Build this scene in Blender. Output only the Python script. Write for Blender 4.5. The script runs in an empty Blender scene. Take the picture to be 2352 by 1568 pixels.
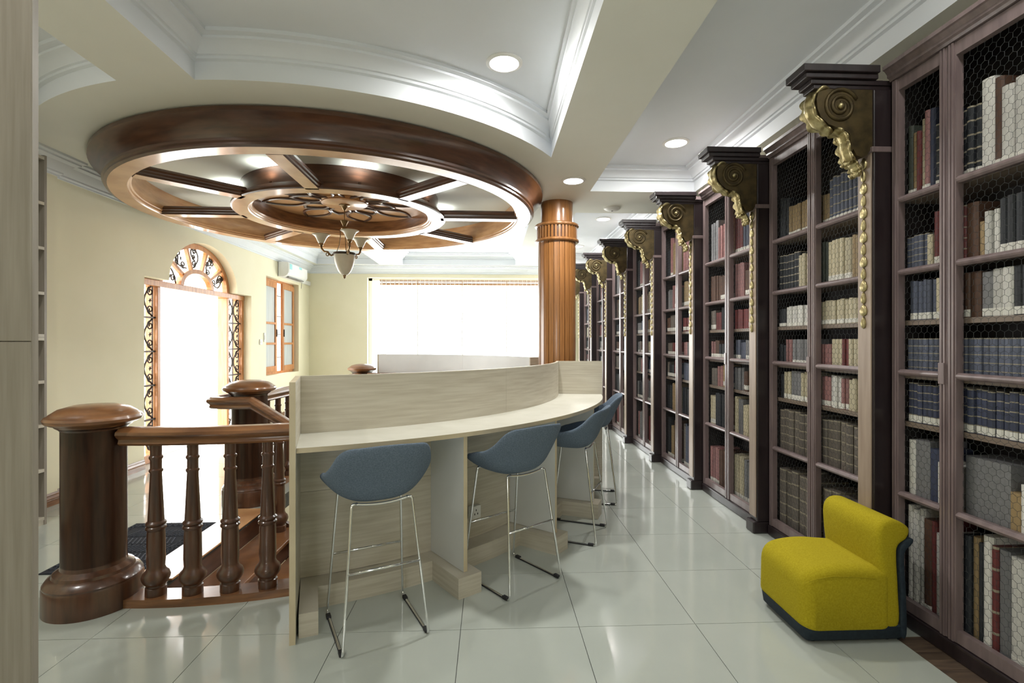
import bpy, bmesh, math, random
from mathutils import Vector, Matrix
from mathutils.geometry import delaunay_2d_cdt
R = math.radians
PI = math.pi
scene = bpy.context.scene
COL = scene.collection
random.seed(7)

# ------------------------------------------------------------------ camera, world, exposure
cam_d = bpy.data.cameras.new('camera')
cam = bpy.data.objects.new('camera', cam_d)
COL.objects.link(cam)
cam.location = (0, 0, 1.45)
cam.rotation_euler = (R(90), 0, R(-2.5))
cam_d.sensor_width = 36
cam_d.lens = 1163 / 2352 * 36
cam_d.clip_start = 0.05
scene.camera = cam

world = bpy.data.worlds.new('sky')
scene.world = world
world.use_nodes = True
bgn = world.node_tree.nodes['Background']
bgn.inputs[0].default_value = (1.0, 1.0, 0.985, 1)
bgn.inputs[1].default_value = 8.0
scene.view_settings.view_transform = 'Standard'
scene.view_settings.look = 'None'
scene.view_settings.gamma = 1
scene.view_settings.use_curve_mapping = False
scene.view_settings.exposure = 0.42


def portal(name, loc, rot, sx, sy):
    d = bpy.data.lights.new(name, 'AREA')
    d.shape = 'RECTANGLE'
    d.size = sx
    d.size_y = sy
    d.cycles.is_portal = True
    o = bpy.data.objects.new(name, d)
    COL.objects.link(o)
    o.location = loc
    o.rotation_euler = rot
    return o


portal('daylight_portal_door', (-4.45, 7.27, 1.4), (0, R(-90), 0), 2.9, 2.7)
portal('daylight_portal_casement', (-4.45, 9.9, 1.72), (0, R(-90), 0), 1.8, 1.7)
portal('fill_portal_front', (-0.7, -2.82, 1.55), (R(90), 0, 0), 1.2, 1.0)  # portal for the added fill window
portal('daylight_portal_back', (-0.2, 11.62, 1.6), (R(-90), 0, 0), 5.0, 2.6)

# ------------------------------------------------------------------ materials
MATS = {}


def new_mat(name):
    m = bpy.data.materials.new(name)
    m.use_nodes = True
    MATS[name] = m
    nt = m.node_tree
    b = nt.nodes['Principled BSDF']
    return m, nt, b


def srgb(r, g, b):
    def c(v):
        v /= 255
        return v / 12.92 if v <= 0.04045 else ((v + 0.055) / 1.055) ** 2.4
    return (c(r), c(g), c(b), 1)


def add(nt, kind, **kw):
    n = nt.nodes.new(kind)
    for k, v in kw.items():
        setattr(n, k, v)
    return n


def mottled(name, c1, c2, scale=3.0, rough=0.5, stretch=(1, 1, 1), metallic=0.0, bump=0.0, bscale=None, coat=0.0, spec=0.5, detail=4, rvar=0.0):
    m, nt, b = new_mat(name)
    tc = add(nt, 'ShaderNodeTexCoord')
    mp = add(nt, 'ShaderNodeMapping')
    mp.inputs['Scale'].default_value = stretch
    nt.links.new(tc.outputs['Object'], mp.inputs[0])
    nz = add(nt, 'ShaderNodeTexNoise')
    nz.inputs['Scale'].default_value = scale
    nz.inputs['Detail'].default_value = detail
    nt.links.new(mp.outputs[0], nz.inputs['Vector'])
    rp = add(nt, 'ShaderNodeValToRGB')
    rp.color_ramp.elements[0].position = 0.32
    rp.color_ramp.elements[1].position = 0.68
    rp.color_ramp.elements[0].color = c1
    rp.color_ramp.elements[1].color = c2
    nt.links.new(nz.outputs[0], rp.inputs[0])
    nt.links.new(rp.outputs[0], b.inputs['Base Color'])
    b.inputs['Roughness'].default_value = rough
    b.inputs['Metallic'].default_value = metallic
    b.inputs['Specular IOR Level'].default_value = spec
    b.inputs['Coat Weight'].default_value = coat
    b.inputs['Coat Roughness'].default_value = 0.12
    if rvar:
        mr = add(nt, 'ShaderNodeMapRange')
        mr.inputs['To Min'].default_value = rough - rvar
        mr.inputs['To Max'].default_value = rough + rvar
        nt.links.new(nz.outputs[0], mr.inputs[0])
        nt.links.new(mr.outputs[0], b.inputs['Roughness'])
    if bump:
        n2 = add(nt, 'ShaderNodeTexNoise')
        n2.inputs['Scale'].default_value = bscale or scale * 4
        nt.links.new(mp.outputs[0], n2.inputs['Vector'])
        bp = add(nt, 'ShaderNodeBump')
        bp.inputs['Strength'].default_value = bump
        bp.inputs['Distance'].default_value = 0.004
        nt.links.new(n2.outputs[0], bp.inputs['Height'])
        nt.links.new(bp.outputs[0], b.inputs['Normal'])
    return m


def emis(name, col, strength):
    m, nt, b = new_mat(name)
    b.inputs['Base Color'].default_value = (0.9, 0.9, 0.9, 1)
    b.inputs['Emission Color'].default_value = col
    b.inputs['Emission Strength'].default_value = strength
    return m


def thin_glass(name, tint, gloss=0.08, rough=0.02):
    m, nt, b = new_mat(name)
    nt.nodes.remove(b)
    out = nt.nodes['Material Output']
    t = add(nt, 'ShaderNodeBsdfTransparent')
    t.inputs[0].default_value = tint
    g = add(nt, 'ShaderNodeBsdfGlossy')
    g.inputs['Roughness'].default_value = rough
    mx = add(nt, 'ShaderNodeMixShader')
    mx.inputs[0].default_value = gloss
    nt.links.new(t.outputs[0], mx.inputs[1])
    nt.links.new(g.outputs[0], mx.inputs[2])
    nt.links.new(mx.outputs[0], out.inputs[0])
    return m


WALL = mottled('wall_paint', srgb(233, 227, 197), srgb(237, 231, 203), 2, 0.75)
CEIL = mottled('ceiling_paint', srgb(228, 228, 218), srgb(232, 232, 223), 2, 0.8)
COVE = mottled('cove_paint', srgb(226, 230, 234), srgb(230, 234, 238), 2, 0.7)
TILE = mottled('porcelain_tile', srgb(176, 182, 174), srgb(186, 191, 183), 1.2, 0.10, bump=0.0, coat=0.3, rvar=0.03)
GROUT = mottled('grout', srgb(70, 72, 70), srgb(88, 90, 86), 20, 0.8)
WOOD_H = mottled('varnished_teak_horizontal', srgb(104, 68, 42), srgb(150, 104, 66), 5, 0.3, (1, 1, 7), coat=0.55, detail=6)
WOOD_V = mottled('varnished_teak_vertical', srgb(66, 42, 30), srgb(98, 64, 44), 5, 0.28, (6, 6, 0.6), coat=0.6, detail=6)
WOOD_L = mottled('varnished_teak_light_and_lit', srgb(190, 138, 90), srgb(218, 170, 120), 4, 0.3, (1, 1, 6), coat=0.5, detail=6)  # same teak lightened for undersides lit by floor bounce; also landing strip, blind slat
WOOD_D = mottled('varnished_teak_dark', srgb(70, 44, 32), srgb(96, 62, 44), 5, 0.3, (1, 1, 7), coat=0.5, detail=6)
FRAME = mottled('door_frame_wood', srgb(176, 112, 62), srgb(206, 146, 92), 5, 0.4, (6, 6, 0.7), coat=0.2)
COLW = mottled('column_wood', srgb(128, 84, 44), srgb(160, 110, 62), 5, 0.3, (7, 7, 0.5), coat=0.5, detail=6)
LAM = mottled('pale_ash_laminate', srgb(190, 182, 164), srgb(208, 202, 186), 7, 0.42, (0.5, 0.5, 9), detail=8)
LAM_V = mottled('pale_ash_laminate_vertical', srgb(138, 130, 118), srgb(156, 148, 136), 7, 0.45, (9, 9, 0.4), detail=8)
LAM_T = mottled('worktop_laminate', srgb(204, 202, 188), srgb(216, 214, 202), 6, 0.32, (1, 1, 1), detail=8)
LAM_W = mottled('white_and_hazed_laminate', srgb(214, 216, 214), srgb(222, 224, 222), 3, 0.4)  # white dividers; also the far back panel, whitened for window haze
EDGEB = mottled('edge_banding', srgb(198, 184, 152), srgb(208, 194, 164), 8, 0.45)
FABRIC = mottled('blue_grey_felt', srgb(94, 108, 124), srgb(116, 130, 146), 160, 0.9, bump=0.6, bscale=500, spec=0.2)
CHROME = mottled('chrome', (0.78, 0.79, 0.8, 1), (0.82, 0.83, 0.84, 1), 4, 0.1, metallic=1.0)
RUBBER = mottled('black_rubber', (0.012, 0.012, 0.014, 1), (0.02, 0.02, 0.024, 1), 30, 0.55)
YELLOW = mottled('mustard_felt', srgb(166, 150, 26), srgb(182, 166, 38), 140, 0.92, bump=0.5, bscale=500, spec=0.15)
NAVY = mottled('slate_navy_shell', srgb(32, 42, 52), srgb(40, 52, 62), 60, 0.75, spec=0.3)
BCASE = mottled('mahogany_dark', srgb(34, 26, 29), srgb(46, 36, 38), 5, 0.38, (6, 6, 0.5), coat=0.25)
BFRAME = mottled('mahogany_frame', srgb(112, 97, 97), srgb(132, 116, 115), 6, 0.36, (5, 5, 0.6), coat=0.25)
BSTRIP = mottled('lit_pilaster_face', srgb(146, 128, 114), srgb(168, 150, 134), 6, 0.4, (5, 5, 0.5))  # lighter wood tone stands in for light on the pilaster front
BINT = mottled('case_interior', srgb(30, 26, 26), srgb(40, 34, 32), 6, 0.7)
BSHELF = mottled('shelf_oak', srgb(112, 98, 86), srgb(136, 120, 106), 6, 0.5, (4, 0.6, 4))
GILT = mottled('gilding', srgb(132, 116, 74), srgb(206, 194, 150), 22, 0.38, metallic=0.85, bump=0.5, bscale=60)
GILT_D = mottled('dull_gilding', srgb(70, 60, 40), srgb(98, 84, 54), 18, 0.5, metallic=0.6)
WIRE = mottled('steel_wire', (0.05, 0.055, 0.06, 1), (0.09, 0.095, 0.1, 1), 30, 0.5, metallic=0.6)
IRON = mottled('wrought_iron', srgb(52, 46, 42), srgb(84, 74, 64), 30, 0.5, metallic=0.5)
BRASS = mottled('antique_brass', srgb(122, 100, 72), srgb(160, 134, 98), 20, 0.3, metallic=0.9)
OPAL = mottled('opal_glass', srgb(222, 218, 200), srgb(232, 229, 214), 8, 0.3)
WHITEP = mottled('white_plastic', srgb(232, 232, 228), srgb(238, 238, 234), 4, 0.4)
CYAN = mottled('cyan_film', srgb(150, 210, 212), srgb(164, 220, 222), 8, 0.4)
GREYD = mottled('grey_vent', srgb(120, 120, 118), srgb(134, 134, 130), 8, 0.5)
MATM = mottled('doormat_pile', srgb(20, 24, 34), srgb(34, 38, 48), 200, 0.95, bump=0.8, bscale=300)
MATR = mottled('doormat_rib', srgb(52, 56, 66), srgb(84, 88, 98), 120, 0.95, bump=0.6, bscale=300)
FROST = mottled('frosted_pane', srgb(176, 186, 188), srgb(206, 212, 212), 3, 0.35, (12, 12, 0.4))
GLASS = thin_glass('clear_pane', (0.97, 0.98, 0.98, 1))
STONE = mottled('terrace_stone', srgb(206, 206, 202), srgb(216, 216, 212), 2, 0.7)
PLANK = mottled('old_oak_plank', srgb(70, 58, 50), srgb(106, 88, 72), 9, 0.5, (0.6, 6, 1), detail=6)
LED = emis('downlight_diffuser', (1.0, 0.98, 0.95, 1), 9.0)
BLINDM = mottled('cane_blind', srgb(150, 110, 76), srgb(206, 184, 158), 40, 0.7, (4, 0.3, 0.3))
SILL = mottled('window_white', srgb(238, 238, 234), srgb(242, 242, 240), 3, 0.5)
LABEL = mottled('paper_label', srgb(214, 212, 204), srgb(226, 224, 216), 20, 0.8)


def book_mat(name, use_attr):
    m, nt, b = new_mat(name)
    tc = add(nt, 'ShaderNodeTexCoord')
    if use_attr:
        src = add(nt, 'ShaderNodeAttribute')
        src.attribute_name = 'book_color'
        col = src.outputs['Color']
        alpha = None
    else:
        src = add(nt, 'ShaderNodeObjectInfo')
        col = src.outputs['Color']
        alpha = src.outputs['Alpha']
    nz = add(nt, 'ShaderNodeTexNoise')
    nz.inputs['Scale'].default_value = 18
    nz.inputs['Detail'].default_value = 5
    nt.links.new(tc.outputs['Object'], nz.inputs['Vector'])
    mr = add(nt, 'ShaderNodeMapRange')
    mr.inputs['To Min'].default_value = 0.6
    mr.inputs['To Max'].default_value = 1.25
    nt.links.new(nz.outputs[0], mr.inputs[0])
    mul = add(nt, 'ShaderNodeVectorMath', operation='MULTIPLY')
    nt.links.new(col, mul.inputs[0])
    nt.links.new(mr.outputs[0], mul.inputs[1])
    res = mul.outputs[0]
    if alpha is not None:   # printed gold bands across the spine
        sep = add(nt, 'ShaderNodeSeparateXYZ')
        nt.links.new(tc.outputs['Generated'], sep.inputs[0])
        wv = add(nt, 'ShaderNodeMath', operation='MULTIPLY')
        wv.inputs[1].default_value = 5.0
        nt.links.new(sep.outputs['Z'], wv.inputs[0])
        fr = add(nt, 'ShaderNodeMath', operation='FRACT')
        nt.links.new(wv.outputs[0], fr.inputs[0])
        gt = add(nt, 'ShaderNodeMath', operation='GREATER_THAN')
        gt.inputs[1].default_value = 0.88
        nt.links.new(fr.outputs[0], gt.inputs[0])
        inv = add(nt, 'ShaderNodeMath', operation='SUBTRACT')
        inv.inputs[0].default_value = 1.0
        nt.links.new(alpha, inv.inputs[1])
        fac = add(nt, 'ShaderNodeMath', operation='MULTIPLY')
        nt.links.new(gt.outputs[0], fac.inputs[0])
        nt.links.new(inv.outputs[0], fac.inputs[1])
        mx = add(nt, 'ShaderNodeMix', data_type='RGBA')
        nt.links.new(fac.outputs[0], mx.inputs['Factor'])
        nt.links.new(res, mx.inputs['A'])
        mx.inputs['B'].default_value = srgb(150, 142, 122)
        res = mx.outputs['Result']
    nt.links.new(res, b.inputs['Base Color'])
    b.inputs['Roughness'].default_value = 0.6
    return m


BOOK = book_mat('book_cloth', False)
BOOKS = book_mat('book_cloth_far', True)

# ------------------------------------------------------------------ helpers


def link(o):
    COL.objects.link(o)
    return o


def tag(o, label=None, cat=None, group=None, kind=None):
    if label:
        o['label'] = label
    if cat:
        o['category'] = cat
    if group:
        o['group'] = group
    if kind:
        o['kind'] = kind
    return o


def thing(name, label, cat, loc=(0, 0, 0), rotz=0.0, group=None, kind=None):
    o = link(bpy.data.objects.new(name, None))
    o.empty_display_size = 0.1
    o.location = loc
    o.rotation_euler = (0, 0, rotz)
    return tag(o, label, cat, group, kind)


def obj(name, bm, mat, parent=None, smooth=False, world_co=False, origin=None):
    me = bpy.data.meshes.new(name)
    if world_co and parent is not None:
        bmesh.ops.translate(bm, verts=bm.verts, vec=-parent.location)
    if origin is not None:
        bmesh.ops.translate(bm, verts=bm.verts, vec=-Vector(origin))
    bmesh.ops.recalc_face_normals(bm, faces=bm.faces)
    bm.to_mesh(me)
    bm.free()
    if smooth is not False:
        me.shade_smooth()
        if smooth is not True:
            me.set_sharp_from_angle(angle=R(smooth))
    mats = mat if isinstance(mat, (list, tuple)) else [mat]
    for m in mats:
        me.materials.append(m)
    o = link(bpy.data.objects.new(name, me))
    if origin is not None:
        o.location = origin
    if parent is not None:
        o.parent = parent
    return o


def share(name, src, parent=None, loc=(0, 0, 0), rot=(0, 0, 0), scale=(1, 1, 1)):
    o = link(bpy.data.objects.new(name, src.data))
    o.location = loc
    o.rotation_euler = rot
    o.scale = scale
    if parent is not None:
        o.parent = parent
    return o


def copy_tree(o, parent=None):
    c = link(o.copy())
    c.parent = parent
    for ch in list(o.children):
        copy_tree(ch, c)
    return c


def box(bm, x0, x1, y0, y1, z0, z1, bev=0.0, mi=0):
    ps = [(x0, y0, z0), (x1, y0, z0), (x1, y1, z0), (x0, y1, z0), (x0, y0, z1), (x1, y0, z1), (x1, y1, z1), (x0, y1, z1)]
    vs = [bm.verts.new(p) for p in ps]
    fs = []
    for f in ((3, 2, 1, 0), (4, 5, 6, 7), (0, 1, 5, 4), (1, 2, 6, 5), (2, 3, 7, 6), (3, 0, 4, 7)):
        fc = bm.faces.new([vs[i] for i in f])
        fc.material_index = mi
        fs.append(fc)
    if bev > 0:
        es = list({e for f in fs for e in f.edges})
        bmesh.ops.bevel(bm, geom=es, offset=bev, segments=2, affect='EDGES', profile=0.5)
    return vs


def B(*a, **k):
    bm = bmesh.new()
    box(bm, *a, **k)
    return bm


def lathe(bm, prof, seg=40, c=(0, 0, 0), a0=0.0, a1=2 * PI, mi=0):
    full = abs(a1 - a0 - 2 * PI) < 1e-6
    n = seg if full else seg + 1
    rings = []
    for (r, z) in prof:
        if r < 1e-6 and full:
            rings.append([bm.verts.new((c[0], c[1], c[2] + z))])
        else:
            rings.append([bm.verts.new((c[0] + r * math.cos(a0 + (a1 - a0) * k / seg), c[1] + r * math.sin(a0 + (a1 - a0) * k / seg), c[2] + z)) for k in range(n)])
    for i in range(len(rings) - 1):
        A, Bq = rings[i], rings[i + 1]
        for k in range(seg):
            k2 = (k + 1) % n
            if len(A) == 1 and len(Bq) == 1:
                continue
            if len(A) == 1:
                f = bm.faces.new((A[0], Bq[k], Bq[k2]))
            elif len(Bq) == 1:
                f = bm.faces.new((A[k], A[k2], Bq[0]))
            else:
                f = bm.faces.new((A[k], A[k2], Bq[k2], Bq[k]))
            f.material_index = mi
    return rings


def arcslab(bm, c, r0, r1, a0, a1, z0, z1, seg=24):
    """solid sector between two radii, angles in degrees"""
    sec = [(r0, z0), (r1, z0), (r1, z1), (r0, z1)]
    rings = []
    for k in range(seg + 1):
        a = R(a0 + (a1 - a0) * k / seg)
        rings.append([bm.verts.new((c[0] + r * math.cos(a), c[1] + r * math.sin(a), z)) for r, z in sec])
    for k in range(seg):
        for j in range(4):
            bm.faces.new((rings[k][j], rings[k][(j + 1) % 4], rings[k + 1][(j + 1) % 4], rings[k + 1][j]))
    bm.faces.new(rings[0])
    bm.faces.new(rings[-1][::-1])


def sweep(bm, prof, path, closed=False, cap=True, plane_n=None):
    """profile (side, up) swept along a path; up is world z, side is horizontal normal to the path"""
    n = len(path)
    P = [Vector(p) for p in path]
    rings = []
    for i in range(n):
        if closed:
            d0, d1 = P[i] - P[i - 1], P[(i + 1) % n] - P[i]
        else:
            d0 = P[i] - P[i - 1] if i > 0 else P[1] - P[0]
            d1 = P[i + 1] - P[i] if i < n - 1 else P[-1] - P[-2]
        h0 = Vector((d0.x, d0.y)).normalized()
        h1 = Vector((d1.x, d1.y)).normalized()
        t = (h0 + h1)
        t = t.normalized() if t.length > 1e-6 else h0
        k = 1.0 / max(0.35, math.sqrt(max(0.0, (1 + h0.dot(h1)) / 2)))
        s = Vector((t.y, -t.x, 0)) * k
        rings.append([bm.verts.new(P[i] + s * a + Vector((0, 0, b))) for a, b in prof])
    m = len(prof)
    for i in range(n if closed else n - 1):
        A, Bq = rings[i], rings[(i + 1) % n]
        for j in range(m):
            bm.faces.new((A[j], A[(j + 1) % m], Bq[(j + 1) % m], Bq[j]))
    if not closed and cap:
        bm.faces.new(rings[0])
        bm.faces.new(rings[-1][::-1])


def tube(bm, path, r, seg=8, closed=False, cap=True):
    P = [Vector(p) for p in path]
    n = len(P)
    rad = r if isinstance(r, (list, tuple)) else [r] * n
    rings = []
    up = None
    for i in range(n):
        if closed:
            t = P[(i + 1) % n] - P[i - 1]
        else:
            t = P[min(i + 1, n - 1)] - P[max(i - 1, 0)]
        t.normalize()
        if up is None:
            up = Vector((0, 0, 1)) if abs(t.z) < 0.9 else Vector((1, 0, 0))
        s = t.cross(up).normalized()
        up = s.cross(t).normalized()
        rings.append([bm.verts.new(P[i] + (s * math.cos(2 * PI * k / seg) + up * math.sin(2 * PI * k / seg)) * rad[i]) for k in range(seg)])
    for i in range(n if closed else n - 1):
        A, Bq = rings[i], rings[(i + 1) % n]
        for k in range(seg):
            bm.faces.new((A[k], A[(k + 1) % seg], Bq[(k + 1) % seg], Bq[k]))
    if not closed and cap:
        bm.faces.new(rings[0][::-1])
        bm.faces.new(rings[-1])


def fillet(pts, r, seg=5):
    P = [Vector(p) for p in pts]
    out = [P[0]]
    for i in range(1, len(P) - 1):
        a, b, c = P[i - 1], P[i], P[i + 1]
        rr = min(r, (a - b).length * 0.45, (c - b).length * 0.45)
        p0 = b + (a - b).normalized() * rr
        p1 = b + (c - b).normalized() * rr
        for k in range(seg + 1):
            t = k / seg
            out.append(p0.lerp(b, t).lerp(b.lerp(p1, t), t))
    out.append(P[-1])
    return out


def prism(bm, poly, axis, d0, d1, mi=0):
    """polygon in the plane normal to axis, extruded from d0 to d1"""
    def mk(p, d):
        if axis == 'x':
            return (d, p[0], p[1])
        if axis == 'y':
            return (p[0], d, p[1])
        return (p[0], p[1], d)
    A = [bm.verts.new(mk(p, d0)) for p in poly]
    Bq = [bm.verts.new(mk(p, d1)) for p in poly]
    n = len(poly)
    fs = [bm.faces.new(A[::-1]), bm.faces.new(Bq)]
    for i in range(n):
        fs.append(bm.faces.new((A[i], A[(i + 1) % n], Bq[(i + 1) % n], Bq[i])))
    for f in fs:
        f.material_index = mi


def inside(p, poly):
    x, y = p
    c = False
    j = len(poly) - 1
    for i in range(len(poly)):
        xi, yi = poly[i]
        xj, yj = poly[j]
        if (yi > y) != (yj > y) and x < (xj - xi) * (y - yi) / (yj - yi) + xi:
            c = not c
        j = i
    return c


def region(outer, holes):
    """triangles of outer minus holes (2D)"""
    vs, es = [], []
    for poly in [outer] + holes:
        b = len(vs)
        vs += [Vector(p) for p in poly]
        es += [(b + i, b + (i + 1) % len(poly)) for i in range(len(poly))]
    v, e, f, *_ = delaunay_2d_cdt(vs, es, [], 0, 1e-5)
    out = []
    for t in f:
        c = sum((v[i] for i in t), Vector((0, 0))) / len(t)
        if inside(c, outer) and not any(inside(c, h) for h in holes):
            out.append(t)
    return v, out


def slab(bm, outer, holes, mk0, mk1):
    """solid plate: triangulated faces at mk0 and mk1, side walls along the boundary"""
    v, tris = region(outer, holes)
    used = sorted({i for t in tris for i in t})
    a = {i: bm.verts.new(mk0(v[i])) for i in used}
    b = {i: bm.verts.new(mk1(v[i])) for i in used}
    cnt = {}
    for t in tris:
        bm.faces.new([a[i] for i in t])
        bm.faces.new([b[i] for i in reversed(t)])
        for k in range(len(t)):
            e = (t[k], t[(k + 1) % len(t)])
            cnt[e] = cnt.get(e, 0) + 1
    for (i, j) in cnt:
        if (j, i) not in cnt:
            bm.faces.new((a[i], a[j], b[j], b[i]))


# ------------------------------------------------------------------ layout
CX, CY = -1.85, 5.34            # centre of the stairwell and of the curved counters
WX, WY = -1.65, 5.83            # centre of the ceiling wheel
XL, XR, YB, YF = -3.93, 2.56, 11.2, -2.6
ZC = 3.10
RH = 2.36                       # stairwell opening


def arcp(c, r, a0, a1, n):
    return [(c[0] + r * math.cos(R(a0 + (a1 - a0) * k / n)), c[1] + r * math.sin(R(a0 + (a1 - a0) * k / n))) for k in range(n + 1)]


XE = -1.95
aE = math.degrees(math.acos((XE - CX) / RH))
well = arcp((CX, CY), RH, -aE, aE, 48)

# ------------------------------------------------------------------ floor
outer = [(XL - 0.3, YF), (XR + 0.2, YF), (XR + 0.2, YB + 0.5), (XL - 0.3, YB + 0.5)]
bm = bmesh.new()
slab(bm, outer, [well], lambda p: (p.x, p.y, -0.14), lambda p: (p.x, p.y, -0.004))
floor = tag(obj('floor', bm, GROUT), 'pale polished tile floor with thin dark joints', 'floor', kind='structure')
plank_rect = [(1.985, 0.9), (XR, 0.9), (XR, 2.40), (1.985, 2.40)]
full = None
tx = [0.453 + 0.6 * k for k in range(-9, 5)]
ty = [2.557 + 0.6 * k for k in range(-9, 16)]
G = 0.0016
for x in tx:
    for y in ty:
        x0, x1, y0, y1 = x + G, x + 0.6 - G, y + G, y + 0.6 - G
        x0, x1 = max(x0, XL - 0.22), min(x1, XR)
        y0, y1 = max(y0, YF), min(y1, YB + 0.02)
        if x1 - x0 < 0.03 or y1 - y0 < 0.03:
            continue
        rect = [(x0, y0), (x1, y0), (x1, y1), (x0, y1)]
        smp = [(x0 + (x1 - x0) * i / 8, y0 + (y1 - y0) * j / 8) for i in range(9) for j in range(9)]
        hit = sum(inside(p, well) or inside(p, plank_rect) for p in smp)
        if hit == len(smp):
            continue
        whole = hit == 0 and abs(x1 - x0 - 0.6 + 2 * G) < 1e-4 and abs(y1 - y0 - 0.6 + 2 * G) < 1e-4
        if whole and full:
            o = share('tile', full, floor, (x, y, 0))
            continue
        bm = bmesh.new()
        if hit == 0:
            box(bm, x0 - x, x1 - x, y0 - y, y1 - y, -0.0045, 0)
        else:
            v, tr = region(rect, [well, plank_rect])
            try:
                slab(bm, rect, [well, plank_rect], lambda p: (p.x - x, p.y - y, -0.0045), lambda p: (p.x - x, p.y - y, 0))
            except Exception:
                pass
        if not bm.faces:
            bm.free()
            continue
        o = obj('tile', bm, TILE, floor)
        o.location = (x, y, 0)
        if whole:
            full = o
for k in range(12):
    y0 = 0.9 + k * 0.125
    o = obj('plank', B(1.985, 2.16, y0 + 0.001, y0 + 0.124, -0.004, 0.0), PLANK, floor)
    o['label'] = 'worn brown floor plank beside the bookcase'

# stairwell shaft below the floor
bm = bmesh.new()
pts = arcp((CX, CY), RH + 0.005, -aE, aE, 48)
poly = pts
A = [bm.verts.new((p[0], p[1], -0.14)) for p in poly]
Bq = [bm.verts.new((p[0], p[1], -2.9)) for p in poly]
for i in range(len(poly)):
    j = (i + 1) % len(poly)
    bm.faces.new((A[i], A[j], Bq[j], Bq[i]))
bm.faces.new(Bq)
tag(obj('wall_stairwell', bm, WALL), 'cream curved wall of the stairwell below the floor', 'wall', kind='structure')

# ------------------------------------------------------------------ walls
DY, DA, DBr = 7.23, 0.84, 0.60
door_open = [(5.94, -0.01), (8.53, -0.01), (8.53, 2.20), (DY + DA, 2.20)] + [(DY + DA * math.cos(R(a)), 2.20 + DBr * math.sin(R(a))) for a in range(8, 180, 8)] + [(DY - DA, 2.20), (5.94, 2.20)]
win_open = [(9.08, 0.84), (10.60, 0.84), (10.60, 2.61), (9.08, 2.61)]
bm = bmesh.new()
slab(bm, [(YF, -0.02), (YB + 0.3, -0.02), (YB + 0.3, 3.5), (YF, 3.5)], [door_open, win_open], lambda p: (XL, p.x, p.y), lambda p: (XL - 0.30, p.x, p.y))
wl = tag(obj('wall_left', bm, WALL), 'cream yellow wall with arched doorway and casement window', 'wall', kind='structure')
tag(obj('wall_left_pier', B(XL + 0.001, XL + 0.05, 3.0, 4.72, 0.0, 2.95), WALL), 'shallow cream pier on the left wall beside the open shelf', 'pier', kind='structure')  # wall pier, kept as an object apart from the left wall
bm = bmesh.new()
slab(bm, [(XL - 0.3, -0.02), (XR + 0.3, -0.02), (XR + 0.3, 3.5), (XL - 0.3, 3.5)], [[(-2.68, 0.55), (1.45, 0.55), (1.45, 2.85), (-2.68, 2.85)]], lambda p: (p.x, YB, p.y), lambda p: (p.x, YB + 0.3, p.y))
tag(obj('wall_back', bm, WALL), 'cream yellow far wall around the wide bright window', 'wall', kind='structure')
tag(obj('wall_right', B(XR, XR + 0.2, YF, YB + 0.3, -0.02, 3.5), WALL), 'plain wall standing behind the row of tall bookcases', 'wall', kind='structure')
bm = bmesh.new()
slab(bm, [(XL - 0.3, -0.02), (XR + 0.2, -0.02), (XR + 0.2, 3.5), (XL - 0.3, 3.5)], [[(-1.3, 1.05), (-0.1, 1.05), (-0.1, 2.05), (-1.3, 2.05)]], lambda p: (p.x, YF, p.y), lambda p: (p.x, YF - 0.2, p.y))
w3 = thing('fill_window', 'added two-pane fill window in the wall behind the viewer', 'window', (-0.7, YF - 0.1, 1.05), kind='structure')  # added unseen window, lets fill daylight onto the foreground
for a, b, c, d in ((-0.598, -0.54, 0.002, 0.998), (0.54, 0.598, 0.002, 0.998), (-0.03, 0.03, 0.06, 0.94), (-0.54, 0.54, 0.002, 0.06), (-0.54, 0.54, 0.94, 0.998)):
    obj('window_frame', B(a, b, -0.03, 0.03, c, d), SILL, w3)
for a, b in ((-0.54, -0.03), (0.03, 0.54)):
    obj('pane', B(a, b, -0.004, 0.004, 0.06, 0.94), GLASS, w3)
tag(obj('wall_front', bm, WALL), 'plain cream wall behind the viewer', 'wall', kind='structure')

# ------------------------------------------------------------------ ceiling with coffers


def inset(poly, d):
    n = len(poly)
    area = sum(poly[i][0] * poly[(i + 1) % n][1] - poly[(i + 1) % n][0] * poly[i][1] for i in range(n))
    sg = 1 if area > 0 else -1
    out = []
    for i in range(n):
        p0, p1, p2 = Vector(poly[i - 1]), Vector(poly[i]), Vector(poly[(i + 1) % n])
        a = (p1 - p0).normalized()
        b = (p2 - p1).normalized()
        na = Vector((-a.y, a.x)) * sg
        nb = Vector((-b.y, b.x)) * sg
        m = (na + nb)
        m = m / max(0.3, m.dot(na)) if m.length > 1e-6 else na
        out.append(tuple(p1 + m * d))
    return out


def arc_between(x0, x1, r, side):
    """wheel-centred arc between two x values, on the near (-1) or far (+1) side"""
    pts = []
    for k in range(25):
        x = x0 + (x1 - x0) * k / 24
        pts.append((x, WY + side * math.sqrt(max(0.0, r * r - (x - WX) ** 2))))
    return pts


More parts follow.
